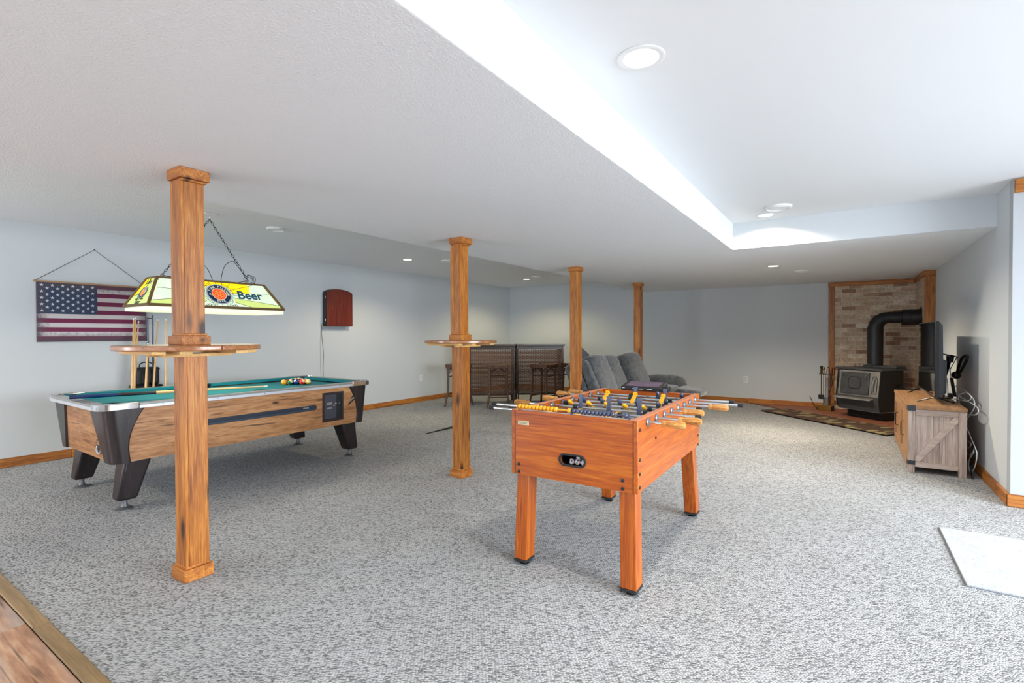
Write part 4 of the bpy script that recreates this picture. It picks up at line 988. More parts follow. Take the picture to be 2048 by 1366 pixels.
# ------------------------------------------------------------------ bar stools
def stool(first, label, x_, y_, ang):
    if first: t = COPY(first, label); t.location = (x_, y_, 0); t.rotation_euler = (0, 0, ang); return t
    t = THING('bar_stool', label, 'bar stool', (x_, y_, 0), ang, 'bentwood stools at the wicker bar')
    mb = MB(); n = 10; vs = []; fs = []; H_ = .205
    def prof(a, b_):  # saddle: dips in the middle of a
        return .770-.016*(1-(a/H_)**2)
    idx = {}
    for i in range(n+1):
        for j in range(n+1):
            a = -H_+2*H_*i/n; b_ = -H_+2*H_*j/n
            rr = max(1, (abs(a/H_)**8+abs(b_/H_)**8)**(1/8)); aa, bb = a/rr, b_/rr
            idx[(i, j, 0)] = len(vs); vs.append((aa, bb, prof(aa, bb))); idx[(i, j, 1)] = len(vs); vs.append((aa*.97, bb*.97, .695))
    for i in range(n):
        for j in range(n):
            fs.append((idx[(i, j, 0)], idx[(i+1, j, 0)], idx[(i+1, j+1, 0)], idx[(i, j+1, 0)])); fs.append((idx[(i, j, 1)], idx[(i, j+1, 1)], idx[(i+1, j+1, 1)], idx[(i+1, j, 1)]))
    for i in range(n):
        for (a, b_, c_, d_) in (((i, 0), (i+1, 0), 0, 1), ((i+1, n), (i, n), 0, 1), ((0, i+1), (0, i), 0, 1), ((n, i), (n, i+1), 0, 1)):
            fs.append((idx[a+(0,)], idx[a+(1,)], idx[b_+(1,)], idx[b_+(0,)]))
    OBJ('seat', mb.add(vs, fs), M_STOOL, t, bevel=.008)
    for sx in (1, -1):
        for sy in (1, -1):
            OBJ('leg', MB().tube([(sx*.155, sy*.155, .70), (sx*.150, sy*.150, .50), (sx*.158, sy*.158, .25), (sx*.198, sy*.198, 0)], [.022, .020, .018, .018], 10), M_STOOL, t)
    for k in range(4):
        M4 = Matrix.Rotation(PI/2*k, 3, 'Z')
        OBJ('arch', MB().tube([M4 @ Vector((.145*math.cos(PI*q/12), .155, .555+.125*math.sin(PI*q/12))) for q in range(13)], .009, 8), M_STOOL, t)
        OBJ('thin_stretcher', MB().cyl(M4 @ Vector((-.15, .152, .545)), M4 @ Vector((.15, .152, .545)), .007, n=8), M_STOOL, t)
        zz = .225 if k % 2 else .19
        OBJ('foot_stretcher', MB().cyl(M4 @ Vector((-.16, .163, zz)), M4 @ Vector((.16, .163, zz)), .011, n=8), M_STOOL, t)
    return t
s0 = stool(None, 'dark bentwood bar stool in front of the left wicker bar section', -5.21, 7.37, .62)
stool(s0, 'bar stool turned corner-on in front of the right wicker bar section', -4.60, 7.95, .62+PI/4+.1)
stool(s0, 'bar stool half hidden left of the second post, near the left wall', -5.87, 7.06, .35)
stool(s0, 'bar stool mostly hidden behind the third post', -4.22, 8.42, .9)

# ------------------------------------------------------------------ grey reclining sofa
M_SOFA, nt, p = newmat('grey_velvet'); N = nt.nodes.new; L = nt.links.new
tc = N('ShaderNodeTexCoord'); n1 = N('ShaderNodeTexNoise'); n1.inputs['Scale'].default_value = 14; n1.inputs['Detail'].default_value = 8; n1.inputs['Roughness'].default_value = .75; L(tc.outputs['Object'], n1.inputs['Vector'])
cr = N('ShaderNodeValToRGB'); e = cr.color_ramp.elements; e[0].position = .32; e[0].color = rgb(30, 33, 36); e[1].position = .68; e[1].color = rgb(90, 95, 100)
L(n1.outputs['Fac'], cr.inputs[0]); L(cr.outputs[0], p.inputs['Base Color']); p.inputs['Roughness'].default_value = .85; p.inputs['Sheen Weight'].default_value = .5
n2 = N('ShaderNodeTexNoise'); n2.inputs['Scale'].default_value = 9; n2.inputs['Detail'].default_value = 4; n2.inputs['Distortion'].default_value = 1.5; L(tc.outputs['Object'], n2.inputs['Vector'])
b = N('ShaderNodeBump'); b.inputs['Strength'].default_value = 1.0; b.inputs['Distance'].default_value = .014; L(n2.outputs['Fac'], b.inputs['Height']); L(b.outputs[0], p.inputs['Normal'])
def pillow(c_, hs_, e=.45, ay=0.0, n=22, m_=14, wob=0.0):
    """superellipsoid rounded cushion, tilted by ay about the y axis"""
    def sg(v, q): return math.copysign(abs(v)**q, v)
    mb = MB(); vs = []; fs = []; R3 = Matrix.Rotation(ay, 3, 'Y')
    for j in range(m_+1):
        ph = -PI/2+PI*j/m_
        for i in range(n):
            th = 2*PI*i/n
            q = Vector((hs_[0]*sg(math.cos(ph), e)*sg(math.cos(th), e), hs_[1]*sg(math.cos(ph), e)*sg(math.sin(th), e), hs_[2]*sg(math.sin(ph), e)))
            if wob: q *= 1+wob*math.sin(q.z*40+q.y*9)
            vs.append(Vector(c_)+R3 @ q)
    for j in range(m_):
        for i in range(n): fs.append((j*n+i, j*n+(i+1) % n, (j+1)*n+(i+1) % n, (j+1)*n+i))
    return mb.add(vs, fs)
SF = THING('reclining_sofa', 'charcoal velvet reclining sofa with footrest out, behind the foosball table', 'sofa', (-2.75, 7.32, 0))
# local frame: x forward (+), y along its length (-.9 near .. +1.0 far)
OBJ('base', MB().box(-.36, .52, -.88, .88, .06, .32), M_SOFA, SF, bevel=.04, seg=3)
for a in (-.30, .44):
    for b_ in (-.8, .8): OBJ('foot', MB().box(a-.03, a+.03, b_-.03, b_+.03, 0, .06), M_BLACK, SF)
til = -.42
for yc, hx_, hy_, hz2, dx_, dz_ in ((-.58, .125, .27, .27, 0, 0), (.0, .10, .26, .25, -.03, -.02), (.60, .16, .31, .29, .05, -.01)):
    OBJ('seat_cushion', pillow((.22, yc, .40), (.34, .272, .095), .35), M_SOFA, SF)
    OBJ('back_cushion', pillow((-.20+dx_, yc, .66+dz_), (hx_, hy_, hz2), .45, til, wob=.012), M_SOFA, SF)
    OBJ('headrest', pillow((-.30+dx_, yc, .865+dz_), (hx_+.025, hy_-.005, .135), .62, til, wob=.02), M_SOFA, SF)
OBJ('outer_back', pillow((-.50, -.02, .58), (.055, .86, .32), .25, til), M_SOFA, SF)
OBJ('side_bolster', pillow((-.37, -.87, .62), (.075, .06, .30), .55, til, wob=.02), M_SOFA, SF)
OBJ('side_bolster', pillow((-.22, -.86, .66), (.07, .07, .30), .55, til, wob=.03), M_SOFA, SF)
OBJ('armrest', pillow((.24, 1.04, .36), (.37, .12, .27), .55), M_SOFA, SF)
OBJ('armrest', pillow((.20, -.97, .30), (.40, .10, .21), .42), M_SOFA, SF)
OBJ('footrest', pillow((.78, .62, .42), (.19, .26, .055), .4, .12), M_SOFA, SF)
OBJ('footrest_bracket', MB().box(.5, .7, .42, .44, .33, .36).box(.5, .7, .80, .82, .33, .36), M_BLACK, SF)
LT_ = THING('low_table', 'dark red-brown low table beside the sofa, mostly hidden behind the foosball table', 'side table', (-2.50, 6.04, 0))
M_RB = wood('red_brown_wood', rgb(40, 20, 18), rgb(66, 34, 30), rgb(88, 50, 42), 'x', rough=.35)
OBJ('top', MB().box(-.32, .36, -.14, .16, .54, .575), M_RB, LT_, bevel=.006)
for a in (-.29, .33):
    for b_ in (-.11, .13): OBJ('leg', MB().box(a-.022, a+.022, b_-.022, b_+.022, 0, .539), M_RB, LT_)
OBJ('apron', MB().box(-.27, .31, -.12, -.105, .47, .539).box(-.27, .31, .125, .14, .47, .539), M_RB, LT_)

# ------------------------------------------------------------------ foosball table
FT = THING('foosball_table', 'orange cherry-finish foosball table with yellow and navy players', 'foosball table', (-1.2178, 3.0173, 0), .0164)
W2, L2_, ZT, ZB2 = .3656, .6587, .876, .518
th = .022
for sx in (1, -1):
    OBJ('side_panel', MB().box(min(sx*(W2-th), sx*W2), max(sx*(W2-th), sx*W2), -L2_, L2_, ZB2, ZT), cherry('y'), FT, bevel=.002)
    OBJ('top_rail', MB().box(min(sx*(W2-th-.012), sx*(W2-.001)), max(sx*(W2-th-.012), sx*(W2-.001)), -L2_+.001, L2_-.001, ZT+.0002, ZT+.003), plain('rail_edge', rgb(206, 132, 96), .3, noise=.15, nscale=25), FT)
OBJ('edge_band', MB().box(W2-th-.0032, W2-th-.0002, -L2_+.0002, -L2_+.02, ZB2, ZT-.001).box(-W2+th+.0002, -W2+th+.0032, -L2_+.0002, -L2_+.02, ZB2, ZT-.001), M_BLACK, FT)
OBJ('far_end_panel', MB().box(-W2+th+.0003, W2-th-.0003, L2_-.022, L2_, ZB2, ZT), cherry('x'), FT, bevel=.002)
# near end panel with an oval ball-return opening
def ovalpts(cx_, cz_, hx, hz, n=32):
    r_ = hz; st_ = hx-hz; out = []
    for k in range(n):
        a = 2*PI*k/n; out.append((cx_+(st_ if math.cos(a) > 0 else -st_)+r_*math.cos(a), cz_+r_*math.sin(a)))
    return out
ox, oz = .012, .637
def ringplate(inner, outer, y0, y1):
    n = len(inner); mb = MB(); vs = []
    for P_ in (inner, outer):
        for yv in (y0, y1): vs += [(a, yv, b_) for a, b_ in P_]
    fs = []
    for k in range(n):
        j = (k+1) % n
        fs += [(k, j, 2*n+j, 2*n+k), (n+k, 3*n+k, 3*n+j, n+j), (k, n+k, n+j, j), (2*n+k, 2*n+j, 3*n+j, 3*n+k)]
    return mb.add(vs, fs)
inn = ovalpts(ox, oz, .072, .028)
x0, x1, z0, z1 = -W2+th+.0035, W2-th-.0035, ZB2, ZT-.0005
out = []
corners = {}
for (a, b_) in inn: 
    dx, dz = a-ox, (b_-oz)
    tt = min([(x1-ox)/dx if dx > 1e-9 else 1e9, (x0-ox)/dx if dx < -1e-9 else 1e9, (z1-oz)/dz if dz > 1e-9 else 1e9, (z0-oz)/dz if dz < -1e-9 else 1e9])
    out.append([ox+dx*tt, oz+dz*tt])
for cx_, cz_ in ((x0, z0), (x1, z0), (x1, z1), (x0, z1)):
    j = min(range(len(out)), key=lambda q: (out[q][0]-cx_)**2+(out[q][1]-cz_)**2); out[j] = [cx_, cz_]
OBJ('near_end_panel', ringplate(inn, [tuple(q) for q in out], -L2_+.001, -L2_+.019), cherry('x'), FT, smooth=False)
OBJ('panel_cap_strip', MB().box(x0, x1, -L2_-.0006, -L2_+.001, ZT-.019, ZT-.0175), plain('strip_dark', rgb(150, 60, 24), .4), FT)
OBJ('opening_bezel', ringplate(ovalpts(ox, oz, .068, .024), ovalpts(ox, oz, .079, .034), -L2_-.004, -L2_+.004), M_RUBBER, FT, bevel=.0015)
OBJ('ball_tray', MB().box(ox-.08, ox+.08, -L2_+.019, -L2_+.14, oz-.033, oz-.030).box(ox-.08, ox+.08, -L2_+.137, -L2_+.14, oz-.03, oz+.035).box(ox-.08, ox-.077, -L2_+.019, -L2_+.137, oz-.03, oz+.035).box(ox+.077, ox+.08, -L2_+.019, -L2_+.137, oz-.03, oz+.035).box(ox-.08, ox+.08, -L2_+.019, -L2_+.14, oz+.032, oz+.035), M_BLACKM, FT)
sm, nt, p = newmat('foosball_print'); N = nt.nodes.new; L = nt.links.new
tc = N('ShaderNodeTexCoord'); vo = N('ShaderNodeTexVoronoi'); vo.inputs['Scale'].default_value = 70; L(tc.outputs['Object'], vo.inputs['Vector'])
cr = N('ShaderNodeValToRGB'); cr.color_ramp.elements[0].position = .27; cr.color_ramp.elements[0].color = rgb(52, 40, 60); cr.color_ramp.elements[1].position = .33; cr.color_ramp.elements[1].color = rgb(222, 214, 218)
L(vo.outputs['Distance'], cr.inputs[0]); L(cr.outputs[0], p.inputs['Base Color']); p.inputs['Roughness'].default_value = .35
bm0 = MB().sphere((0, 0, 0), .0165, 16, 10).mesh('foosball', sm)
cF, sF = math.cos(.0164), math.sin(.0164)
def Wf(x_, y_, z_): return (-1.2178+x_*cF-y_*sF, 3.0173+x_*sF+y_*cF, z_)
for k, (a, b_, c_) in enumerate(((-.016, .036, 0), (.019, .034, 0), (.052, .037, 0), (.002, .064, 0), (.036, .066, 0), (.018, .050, .026))):
    o = OBJ('foosball', bm0); o.location = Wf(ox+a, -L2_+b_, oz-.0298+.0165+c_); o.rotation_euler = (k, k*2, k*.7)
    TAG(o, ('leftmost white foosball at the front of the ball-return opening', 'middle foosball in the front row of the ball-return opening', 'rightmost white foosball at the front of the ball-return opening', 'left foosball in the back row of the ball-return opening', 'right foosball in the back row of the ball-return opening', 'white foosball on top of the heap in the ball-return opening')[k], 'ball', 'foosballs in the ball return')
# maker's plate
OBJ('maker_plate', MB().box(-.322, -.252, -L2_-.0012, -L2_+.001, .797, .819), plain('plate_cream', rgb(206, 196, 160), .5), FT)
TEXT('plate_text', 'CLASSIC', .0145, plain('dark_green_print', rgb(38, 50, 34), .5), FT, Matrix.Translation((-.287, -L2_-.0014, .808)) @ Matrix.Rotation(PI/2, 4, 'X'), depth=.0002)
# bolts
def bolt(x_, y_, z_, n_):
    a = Vector((x_, y_, z_)); n_ = Vector(n_)
    return OBJ('bolt', MB().lathe([(.001, -.001), (.0095, 0), (.0085, .003), (.005, .0045), (.001, .0045)], a, n_, 14), M_BLACK, FT)
for x_ in (-.318, .288):
    for z_ in (.575, .545)[:1]+(.598-.0, .533)[1:]: bolt(x_, -L2_+.0005, z_, (0, -1, 0))
    bolt(x_, -L2_+.0005, .602, (0, -1, 0)) if False else None
for z_ in (.83, .68, .61, .545):
    bolt(W2, -L2_+.03, z_, (1, 0, 0)); bolt(W2, L2_-.04, z_-.02, (1, 0, 0))
bolt(W2, -L2_+.29, .745, (1, 0, 0)); bolt(W2, L2_-.29, .745, (1, 0, 0))
# playfield
M_FIELD = plain('playfield', rgb(124, 132, 128), .4)
OBJ('playfield', MB().box(-W2+th, W2-th, -L2_+.05, L2_-.023, .755, .763), M_FIELD, FT)
OBJ('field_lines', MB().box(-W2+th+.01, W2-th-.01, -.004, .004, .7632, .7638).tube([(.11*math.cos(2*PI*k/30), .11*math.sin(2*PI*k/30), .7636) for k in range(30)], .0025, 4, True), M_WHITE, FT)
OBJ('near_shelf', MB().box(-W2+th, W2-th, -L2_+.0192, -L2_+.066, .84, .872), plain('shelf_grey', rgb(176, 170, 176), .35), FT)
# legs
for sx in (1, -1):
    for sy in (1, -1):
        X0, X1 = sx*(W2-.105), sx*(W2-.022 if sx > 0 else W2-.028)
        def lp4(ya, yb, z_): 
            a_, b_ = sorted((X0, X1)); c_, d_ = sorted((sy*ya, sy*yb)); return [Vector((a_, c_, z_)), Vector((b_, c_, z_)), Vector((b_, d_, z_)), Vector((a_, d_, z_))]
        if sy < 0: T4, B4 = lp4(L2_-.115, L2_-.024, .60), lp4(L2_-.098, L2_-.002, .036)
        else: T4, B4 = lp4(L2_-.125, L2_-.03, .60), lp4(L2_-.045, L2_+.055, .036)
        for q in B4: q.x += sx*.014
        lg = OBJ('leg', MB().hexa(B4, T4), cherry('z'), FT, bevel=.004)
        C4 = [Vector((v.x, v.y, .022)) for v in B4]; D4 = [Vector((v.x, v.y, .0355)) for v in B4]; cc = sum(C4, Vector())/4
        C4 = [cc+(v-cc)*1.03 for v in C4]; D4 = [Vector((0, 0, 0))+Vector((cc.x+(v.x-cc.x)*1.03, cc.y+(v.y-cc.y)*1.03, v.z)) for v in D4]
        OBJ('end_cap', MB().hexa(C4, D4), M_RUBBER, lg, bevel=.002)
        OBJ('leveller', MB().lathe([(.001, 0), (.026, 0), (.028, .006), (.012, .012), (.010, .022), (.001, .022)], (cc.x, cc.y, 0)), M_BLACK, lg)
# rods, players, handles
M_HANDLE = wood('turned_handle', rgb(120, 66, 22), rgb(196, 136, 66), rgb(226, 174, 104), 'x', rough=.35, scale=60, coat=.1, stretch=.12, contrast=.5)
YR = [-.51+.1475*i for i in range(8)]
def player_mesh(mat):
    mb = MB()
    mb.box(-.013, .013, -.009, .009, -.016, .016)                     # torso block round the rod
    mb.lathe([(.001, .014), (.009, .016), (.0135, .024), (.0135, .034), (.009, .043), (.001, .045)], (0, 0, 0), (0, 0, 1), 10)   # head
    mb.hexa([Vector((-.009, -.007, -.062)), Vector((.009, -.007, -.062)), Vector((.009, .007, -.062)), Vector((-.009, .007, -.062))], [Vector((-.012, -.008, -.014)), Vector((.012, -.008, -.014)), Vector((.012, .008, -.014)), Vector((-.012, .008, -.014))])
    mb.box(-.0125, .0125, -.010, .010, -.080, -.058)                    # foot block
    return mb.mesh('player', mat)
pn, py_ = player_mesh(M_NAVY), player_mesh(M_YELL)
bump_m = MB().lathe([(.001, -.012), (.014, -.012), (.016, -.006), (.013, -.002), (.016, .002), (.016, .006), (.013, .009), (.014, .012), (.001, .012)], (0, 0, 0), (1, 0, 0), 14).mesh('bumper', M_RUBBER)
bear_m = MB().lathe([(.001, -.004), (.023, -.004), (.024, .0), (.021, .004), (.014, .007), (.001, .007)], (0, 0, 0), (1, 0, 0), 20).mesh('bearing', plain('bearing_grey', rgb(120, 124, 130), .3, .5))
def handle_mesh():
    prof = [(.001, 0), (.0155, 0), (.0168, .005), (.0168, .013), (.0132, .019), (.0132, .025), (.0165, .034), (.0195, .06), (.0206, .09), (.0196, .104), (.014, .114), (.001, .117)]
    mb = MB().lathe(prof, (0, 0, 0), (1, 0, 0), 8); return mb.mesh('handle', M_HANDLE)
hm = handle_mesh(); cap_m = MB().lathe([(.001, 0), (.0115, 0), (.0125, .004), (.012, .03), (.001, .031)], (0, 0, 0), (1, 0, 0), 14).mesh('rod_cap', M_RUBBER)
#  team, player x positions, tilt about the rod, right end, left end
rods = [('y', (-.20, -.02, .16), 1.2, .44, -.59), ('y', (-.11, .13), 1.5, .485, -.67), ('n', (-.145, .04, .225), PI*.98, .535, -.51), ('y', (-.28, -.15, -.03, .09, .205), 1.05, .435, -.40),
        ('n', (-.25, -.12, .0, .12, .25), .9, .475, -.46), ('y', (-.17, .03, .22), 2.2, .515, -.45), ('n', (.0, .205), PI*.98, .66, -.505), ('n', (-.05, .115, .28), .35, .585, -.475)]
for i, (team, xs, tilt, re, le) in enumerate(rods):
    y_, z_ = YR[i], .850; me = py_ if team == 'y' else pn
    rd = OBJ('rod', MB().cyl((le, y_, z_), (re, y_, z_), .0078, n=12), M_CHROME, FT, label=('rod with yellow players' if team == 'y' else 'rod with navy players'))
    for x_ in xs:
        o = OBJ('player', me, None, rd); o.location = (x_, y_, z_); o.rotation_euler = (tilt if team == 'y' else tilt, 0, 0)
    for x_ in (min(xs)-.035, max(xs)+.035):
        if abs(x_) < W2-th-.01: o = OBJ('bumper', bump_m, None, rd); o.location = (x_, y_, z_)
    for sx in (1, -1):
        o = OBJ('bearing', bear_m, None, rd); o.location = (sx*(W2+.004), y_, z_); o.rotation_euler = (0, 0, 0 if sx > 0 else PI)
        o = OBJ('bearing', bear_m, None, rd); o.location = (sx*(W2-th-.004), y_, z_); o.rotation_euler = (0, 0, PI if sx > 0 else 0)
    if team == 'y':
        o = OBJ('handle', hm, None, rd); o.location = (re, y_, z_); o = OBJ('rod_cap', cap_m, None, rd); o.location = (le, y_, z_); o.rotation_euler = (0, 0, PI)
    else:
        o = OBJ('handle', hm, None, rd); o.location = (le, y_, z_); o.rotation_euler = (0, 0, PI); o = OBJ('rod_cap', cap_m, None, rd); o.location = (re, y_, z_)
# abacus scorers on the near end
bm1 = MB().lathe([(.001, -.0115), (.0085, -.0115), (.0135, -.006), (.0135, .006), (.0085, .0115), (.001, .0115)], (0, 0, 0), (1, 0, 0), 8)
by_ = bm1.mesh('scoring_bead', M_YELL); bn_ = bm1.mesh('scoring_bead', M_NAVY)
zsc = .893; ysc = -L2_+.030
OBJ('scorer_rod', MB().cyl((-.34, ysc, zsc), (-.006, ysc, zsc), .004, n=8), M_YELL, FT); OBJ('scorer_rod', MB().cyl((-.004, ysc, zsc), (.30, ysc, zsc), .004, n=8), M_NAVY, FT)
for i in range(11):
    o = OBJ('scoring_bead', by_, None, FT, label='yellow scoring bead'); o.location = (-.327+.0228*i, ysc, zsc+.001); o.rotation_euler = (PI/8, 0, 0); o.scale = (.86, 1, 1)
    o = OBJ('scoring_bead', bn_, None, FT, label='navy scoring bead'); o.location = (.010+.0215*i, ysc, zsc+.001); o.rotation_euler = (PI/8, 0, 0); o.scale = (.82, 1, 1)
o = OBJ('scoring_bead', by_, None, FT, label='yellow scoring bead set apart'); o.location = (-.018, ysc, zsc+.001); o.rotation_euler = (PI/8, 0, 0)
o = OBJ('scoring_bead', bn_, None, FT, label='navy scoring bead set apart'); o.location = (.295, ysc, zsc+.001); o.rotation_euler = (PI/8, 0, 0)
for x_ in (-.343, -.005, .312): OBJ('scorer_bracket', MB().box(x_-.003, x_+.003, ysc-.008, ysc+.008, .872, .902), M_NAVY if x_ > -.1 else M_YELL, FT)
# small electronic box on the far end rail
EB = THING('scoreboard_box', 'flat black electronic box with purplish tilted top on the foosball table far rail', 'electronic box', Wf(-.03, L2_-.005, ZT+.0032), .0164)
OBJ('body', MB().add([(-.17, -.03, 0), (.14, -.03, 0), (.14, .13, 0), (-.17, .13, 0), (-.17, -.03, .028), (.14, -.03, .028), (.14, .13, .055), (-.17, .13, .055)], [(3, 2, 1, 0), (4, 5, 6, 7), (0, 1, 5, 4), (1, 2, 6, 5), (2, 3, 7, 6), (3, 0, 4, 7)]), M_BLACK, EB, bevel=.003)
OBJ('screen', MB().add([(-.14, -.015, .0312), (.11, -.015, .0312), (.11, .12, .0540), (-.14, .12, .0540), (-.14, -.015, .0322), (.11, -.015, .0322), (.11, .12, .0550), (-.14, .12, .0550)], [(3, 2, 1, 0), (4, 5, 6, 7), (0, 1, 5, 4), (1, 2, 6, 5), (2, 3, 7, 6), (3, 0, 4, 7)]), plain('purple_grey_screen', rgb(96, 74, 96), .25), EB)
OBJ('markings', MB().box(-.16, -.14, -.0312, -.030, .014, .018).box(-.08, -.04, -.0312, -.030, .010, .014).box(-.03, .0, -.0312, -.030, .010, .014).box(.03, .07, -.0312, -.030, .012, .016), M_WHITE, EB)
OBJ('side_module', MB().box(.142, .19, -.03, .03, .0, .038), M_BLACK, EB, bevel=.003)

# ------------------------------------------------------------------ wood stove
SV = THING('wood_stove', 'black cast-iron wood stove with slanted door in the brick corner', 'stove', (.134, 9.153, .0152), math.atan2(-.616, .788))
M_IRON = plain('cast_iron', rgb(72, 73, 75), .42, .2, noise=.25, nscale=12)
M_IRONG = plain('worn_grey_iron', rgb(138, 134, 130), .42, .2, noise=.3, nscale=9)
M_IRON2 = plain('dark_iron', rgb(26, 27, 28), .5, .2)
hz_ = -.0152
ped = OBJ('pedestal', MB().box(-.27, .275, .16, .50, 0, .13), M_IRON2, SV, bevel=.006)
for k in range(6): OBJ('vent_hole', MB().box(-.21+k*.075, -.175+k*.075, .157, .161, .05, .075), plain('void_black', (0.004, .004, .004, 1), .9), ped)
# body side profile (y,z): slanted lower front, ledge, door face leaning back
prof = [(.05, .125), (.0, .30), (.0, .33), (.045, .735), (.52, .735), (.52, .125)]
OBJ('body', MB().prism(prof, -.325, .325, lambda u_, v_, w_: Vector((w_, u_, v_))), M_IRON, SV, bevel=.006)
OBJ('side_shield', MB().prism([(.02, .145), (-.006, .30), (-.004, .345), (.040, .732), (.50, .732), (.50, .145)], .326, .334, lambda u_, v_, w_: Vector((w_, u_, v_))), M_IRON2, SV)
OBJ('side_shield', MB().prism([(.04, .145), (-.006, .30), (-.004, .345), (.040, .732), (.50, .732), (.50, .145)], -.334, -.326, lambda u_, v_, w_: Vector((w_, u_, v_))), M_IRON2, SV)
OBJ('top_plate', MB().box(-.365, .365, .02, .55, .738, .765), M_IRON, SV, bevel=.006)
OBJ('rear_top', MB().box(-.16, .34, .34, .54, .7655, .80), M_IRON, SV, bevel=.006)
OBJ('top_trivet', MB().tube([(-.27, .30, .766), (-.25, .30, .80), (-.18, .30, .815), (.0, .30, .815)], .006, 6), M_STEEL, SV)
def facey(z_): return .0+.045*(z_-.33)/(.735-.33)
def onface(u_, v_, w_): return Vector((u_, facey(v_)-w_, v_))
OBJ('front_frame', MB().prism([(-.30, .350), (.325, .350), (.325, .725), (-.29, .725)], .0005, .006, onface), M_IRONG, SV)
dr_ = OBJ('door', MB().prism([(-.255, .375), (.185, .375), (.185, .70), (-.255, .70)], .0065, .030, onface), M_IRON, SV, bevel=.006, label='slanted cast-iron door')
rp = [(-.10, .46), (.035, .46), (.065, .49), (.065, .595), (.035, .63), (-.10, .63), (-.125, .595), (-.125, .49)]
OBJ('raised_panel', MB().tube([onface(a, b_, .031) for a, b_ in rp], .005, 6, True), M_IRON2, dr_)
for a in (-.215, .15): OBJ('door_latch', MB().box(-.008, .008, -.02, .0, -.035, .035, Matrix.Translation(onface(a, .645, .031)) @ Matrix.Rotation(.35, 4, 'Y')), M_STEEL, dr_)
OBJ('handle', MB().tube([onface(.255, .43, .004), onface(.25, .45, .035), onface(.252, .53, .045), onface(.262, .60, .035), onface(.262, .62, .004)], .010, 8), M_STEEL, SV)
OBJ('handle_slot', MB().tube([onface(a, b_, .0068) for a, b_ in ((.225, .40), (.285, .40), (.295, .43), (.295, .62), (.27, .65), (.24, .65), (.222, .62), (.215, .43))], .005, 6, True), M_IRON2, SV)
OBJ('ash_ledge', MB().prism([(-.001, .328), (-.075, .318), (-.085, .300), (-.078, .294), (-.001, .310)], -.325, .255, lambda u_, v_, w_: Vector((w_, u_, v_))), M_IRONG, SV, bevel=.003)
for k in range(7): OBJ('side_vent', MB().box(-.318, -.30, -.0065, -.002, .42+k*.035, .435+k*.035, Matrix.Translation((0, facey(.53)-.003, 0))), plain('void_black', (0.004, .004, .004, 1), .9), SV)
OBJ('side_knob', MB().lathe([(.001, 0), (.008, 0), (.008, .03), (.024, .035), (.026, .05), (.015, .062), (.001, .064)], (.334, .42, .50), (1, 0, 0), 14), M_BLACK, SV)
OBJ('baffle_line', MB().box(-.32, .336, .018, .50, .128, .134), M_STEEL, SV)
# stove pipe (separate thing)
PP = THING('stove_pipe', 'fat black stovepipe rising from the stove and elbowing into the brick', 'stovepipe', (.372, 9.55, .8155))
M_PIPE = plain('black_stovepipe', rgb(36, 36, 38), .45, .3, noise=.15, nscale=10)
OBJ('vertical_pipe', MB().cyl((0, 0, .001), (0, 0, .56), .104, n=28), M_PIPE, PP)
# segmented elbow
z0_, zend = .56, 1.545-.8155; R_ = zend-z0_
segs = 4
for k in range(segs):
    a0, a1 = (PI/2)*k/segs, (PI/2)*(k+1)/segs; r_a = .104-.017*k/segs; r_b = .104-.017*(k+1)/segs
    c0 = Vector((R_-R_*math.cos(a0), 0, z0_+R_*math.sin(a0))); c1 = Vector((R_-R_*math.cos(a1), 0, z0_+R_*math.sin(a1)))
    mb = MB(); n = 28; vs = []
    for (c_, aa, rr) in ((c0, a0, r_a), (c1, a1, r_b)):
        ur = Vector((math.cos(aa), 0, -math.sin(aa)))
        vs += [c_+ur*rr*math.cos(2*PI*i/n)+Vector((0, 1, 0))*rr*math.sin(2*PI*i/n) for i in range(n)]
    mb.add(vs, [(i, (i+1) % n, n+(i+1) % n, n+i) for i in range(n)])
    OBJ('elbow_segment', mb, M_PIPE, PP)
OBJ('horizontal_pipe', MB().cyl((R_-.002, 0, zend), (.36, 0, zend), .087, n=28), M_PIPE, PP)
OBJ('seam_ring', MB().lathe([(.0872, 0), (.091, .002), (.0872, .004)], (.285, 0, zend), (1, 0, 0), 28), M_STEEL, PP)
OBJ('wall_collar', MB().lathe([(.10, 0), (.118, 0), (.118, .09), (.121, .092), (.121, .10), (.118, .102), (.118, .225), (.10, .225)], (.325, 0, zend), (1, 0, 0), 28), M_PIPE, PP)
OBJ('wall_flange', MB().lathe([(.11, 0), (.155, 0), (.155, .004), (.11, .004)], (.545, 0, zend), (1, 0, 0), 28), M_PIPE, PP)
# hearth tools
TL = THING('fireplace_tools', 'brass and black fireplace tool set left of the stove', 'fireplace tools', (-.285, 9.87, .0152), -.35)
OBJ('box_base', MB().box(-.11, .11, -.06, .06, 0, .085), M_BRASS, TL, bevel=.003)
OBJ('dark_side', MB().box(.1102, .1135, -.06, .06, 0, .085), M_BLACK, TL)
OBJ('stand', MB().cyl((-.03, .0, .085), (-.03, .0, .60), .006).lathe([(.001, .0), (.012, .0), (.014, .05), (.009, .06), (.02, .075), (.022, .10), (.012, .12), (.001, .125)], (-.03, 0, .61)), M_BRASS, TL)
OBJ('crossbar', MB().box(-.10, .10, -.004, .004, .60, .61), M_BLACK, TL)
OBJ('handle_knob', MB().lathe([(.001, 0), (.014, .01), (.016, .06), (.012, .09), (.022, .11), (.022, .135), (.001, .15)], (-.055, -.02, .60)), M_BLACK, TL)
OBJ('brush', MB().cyl((-.055, -.02, .26), (-.055, -.02, .60), .006).box(-.09, -.02, -.045, .005, .19, .26), M_BLACK, TL)
OBJ('shovel', MB().cyl((-.01, .03, .20), (-.01, .03, .62), .005).box(-.045, .03, .02, .03, .087, .22), M_STEEL, TL)
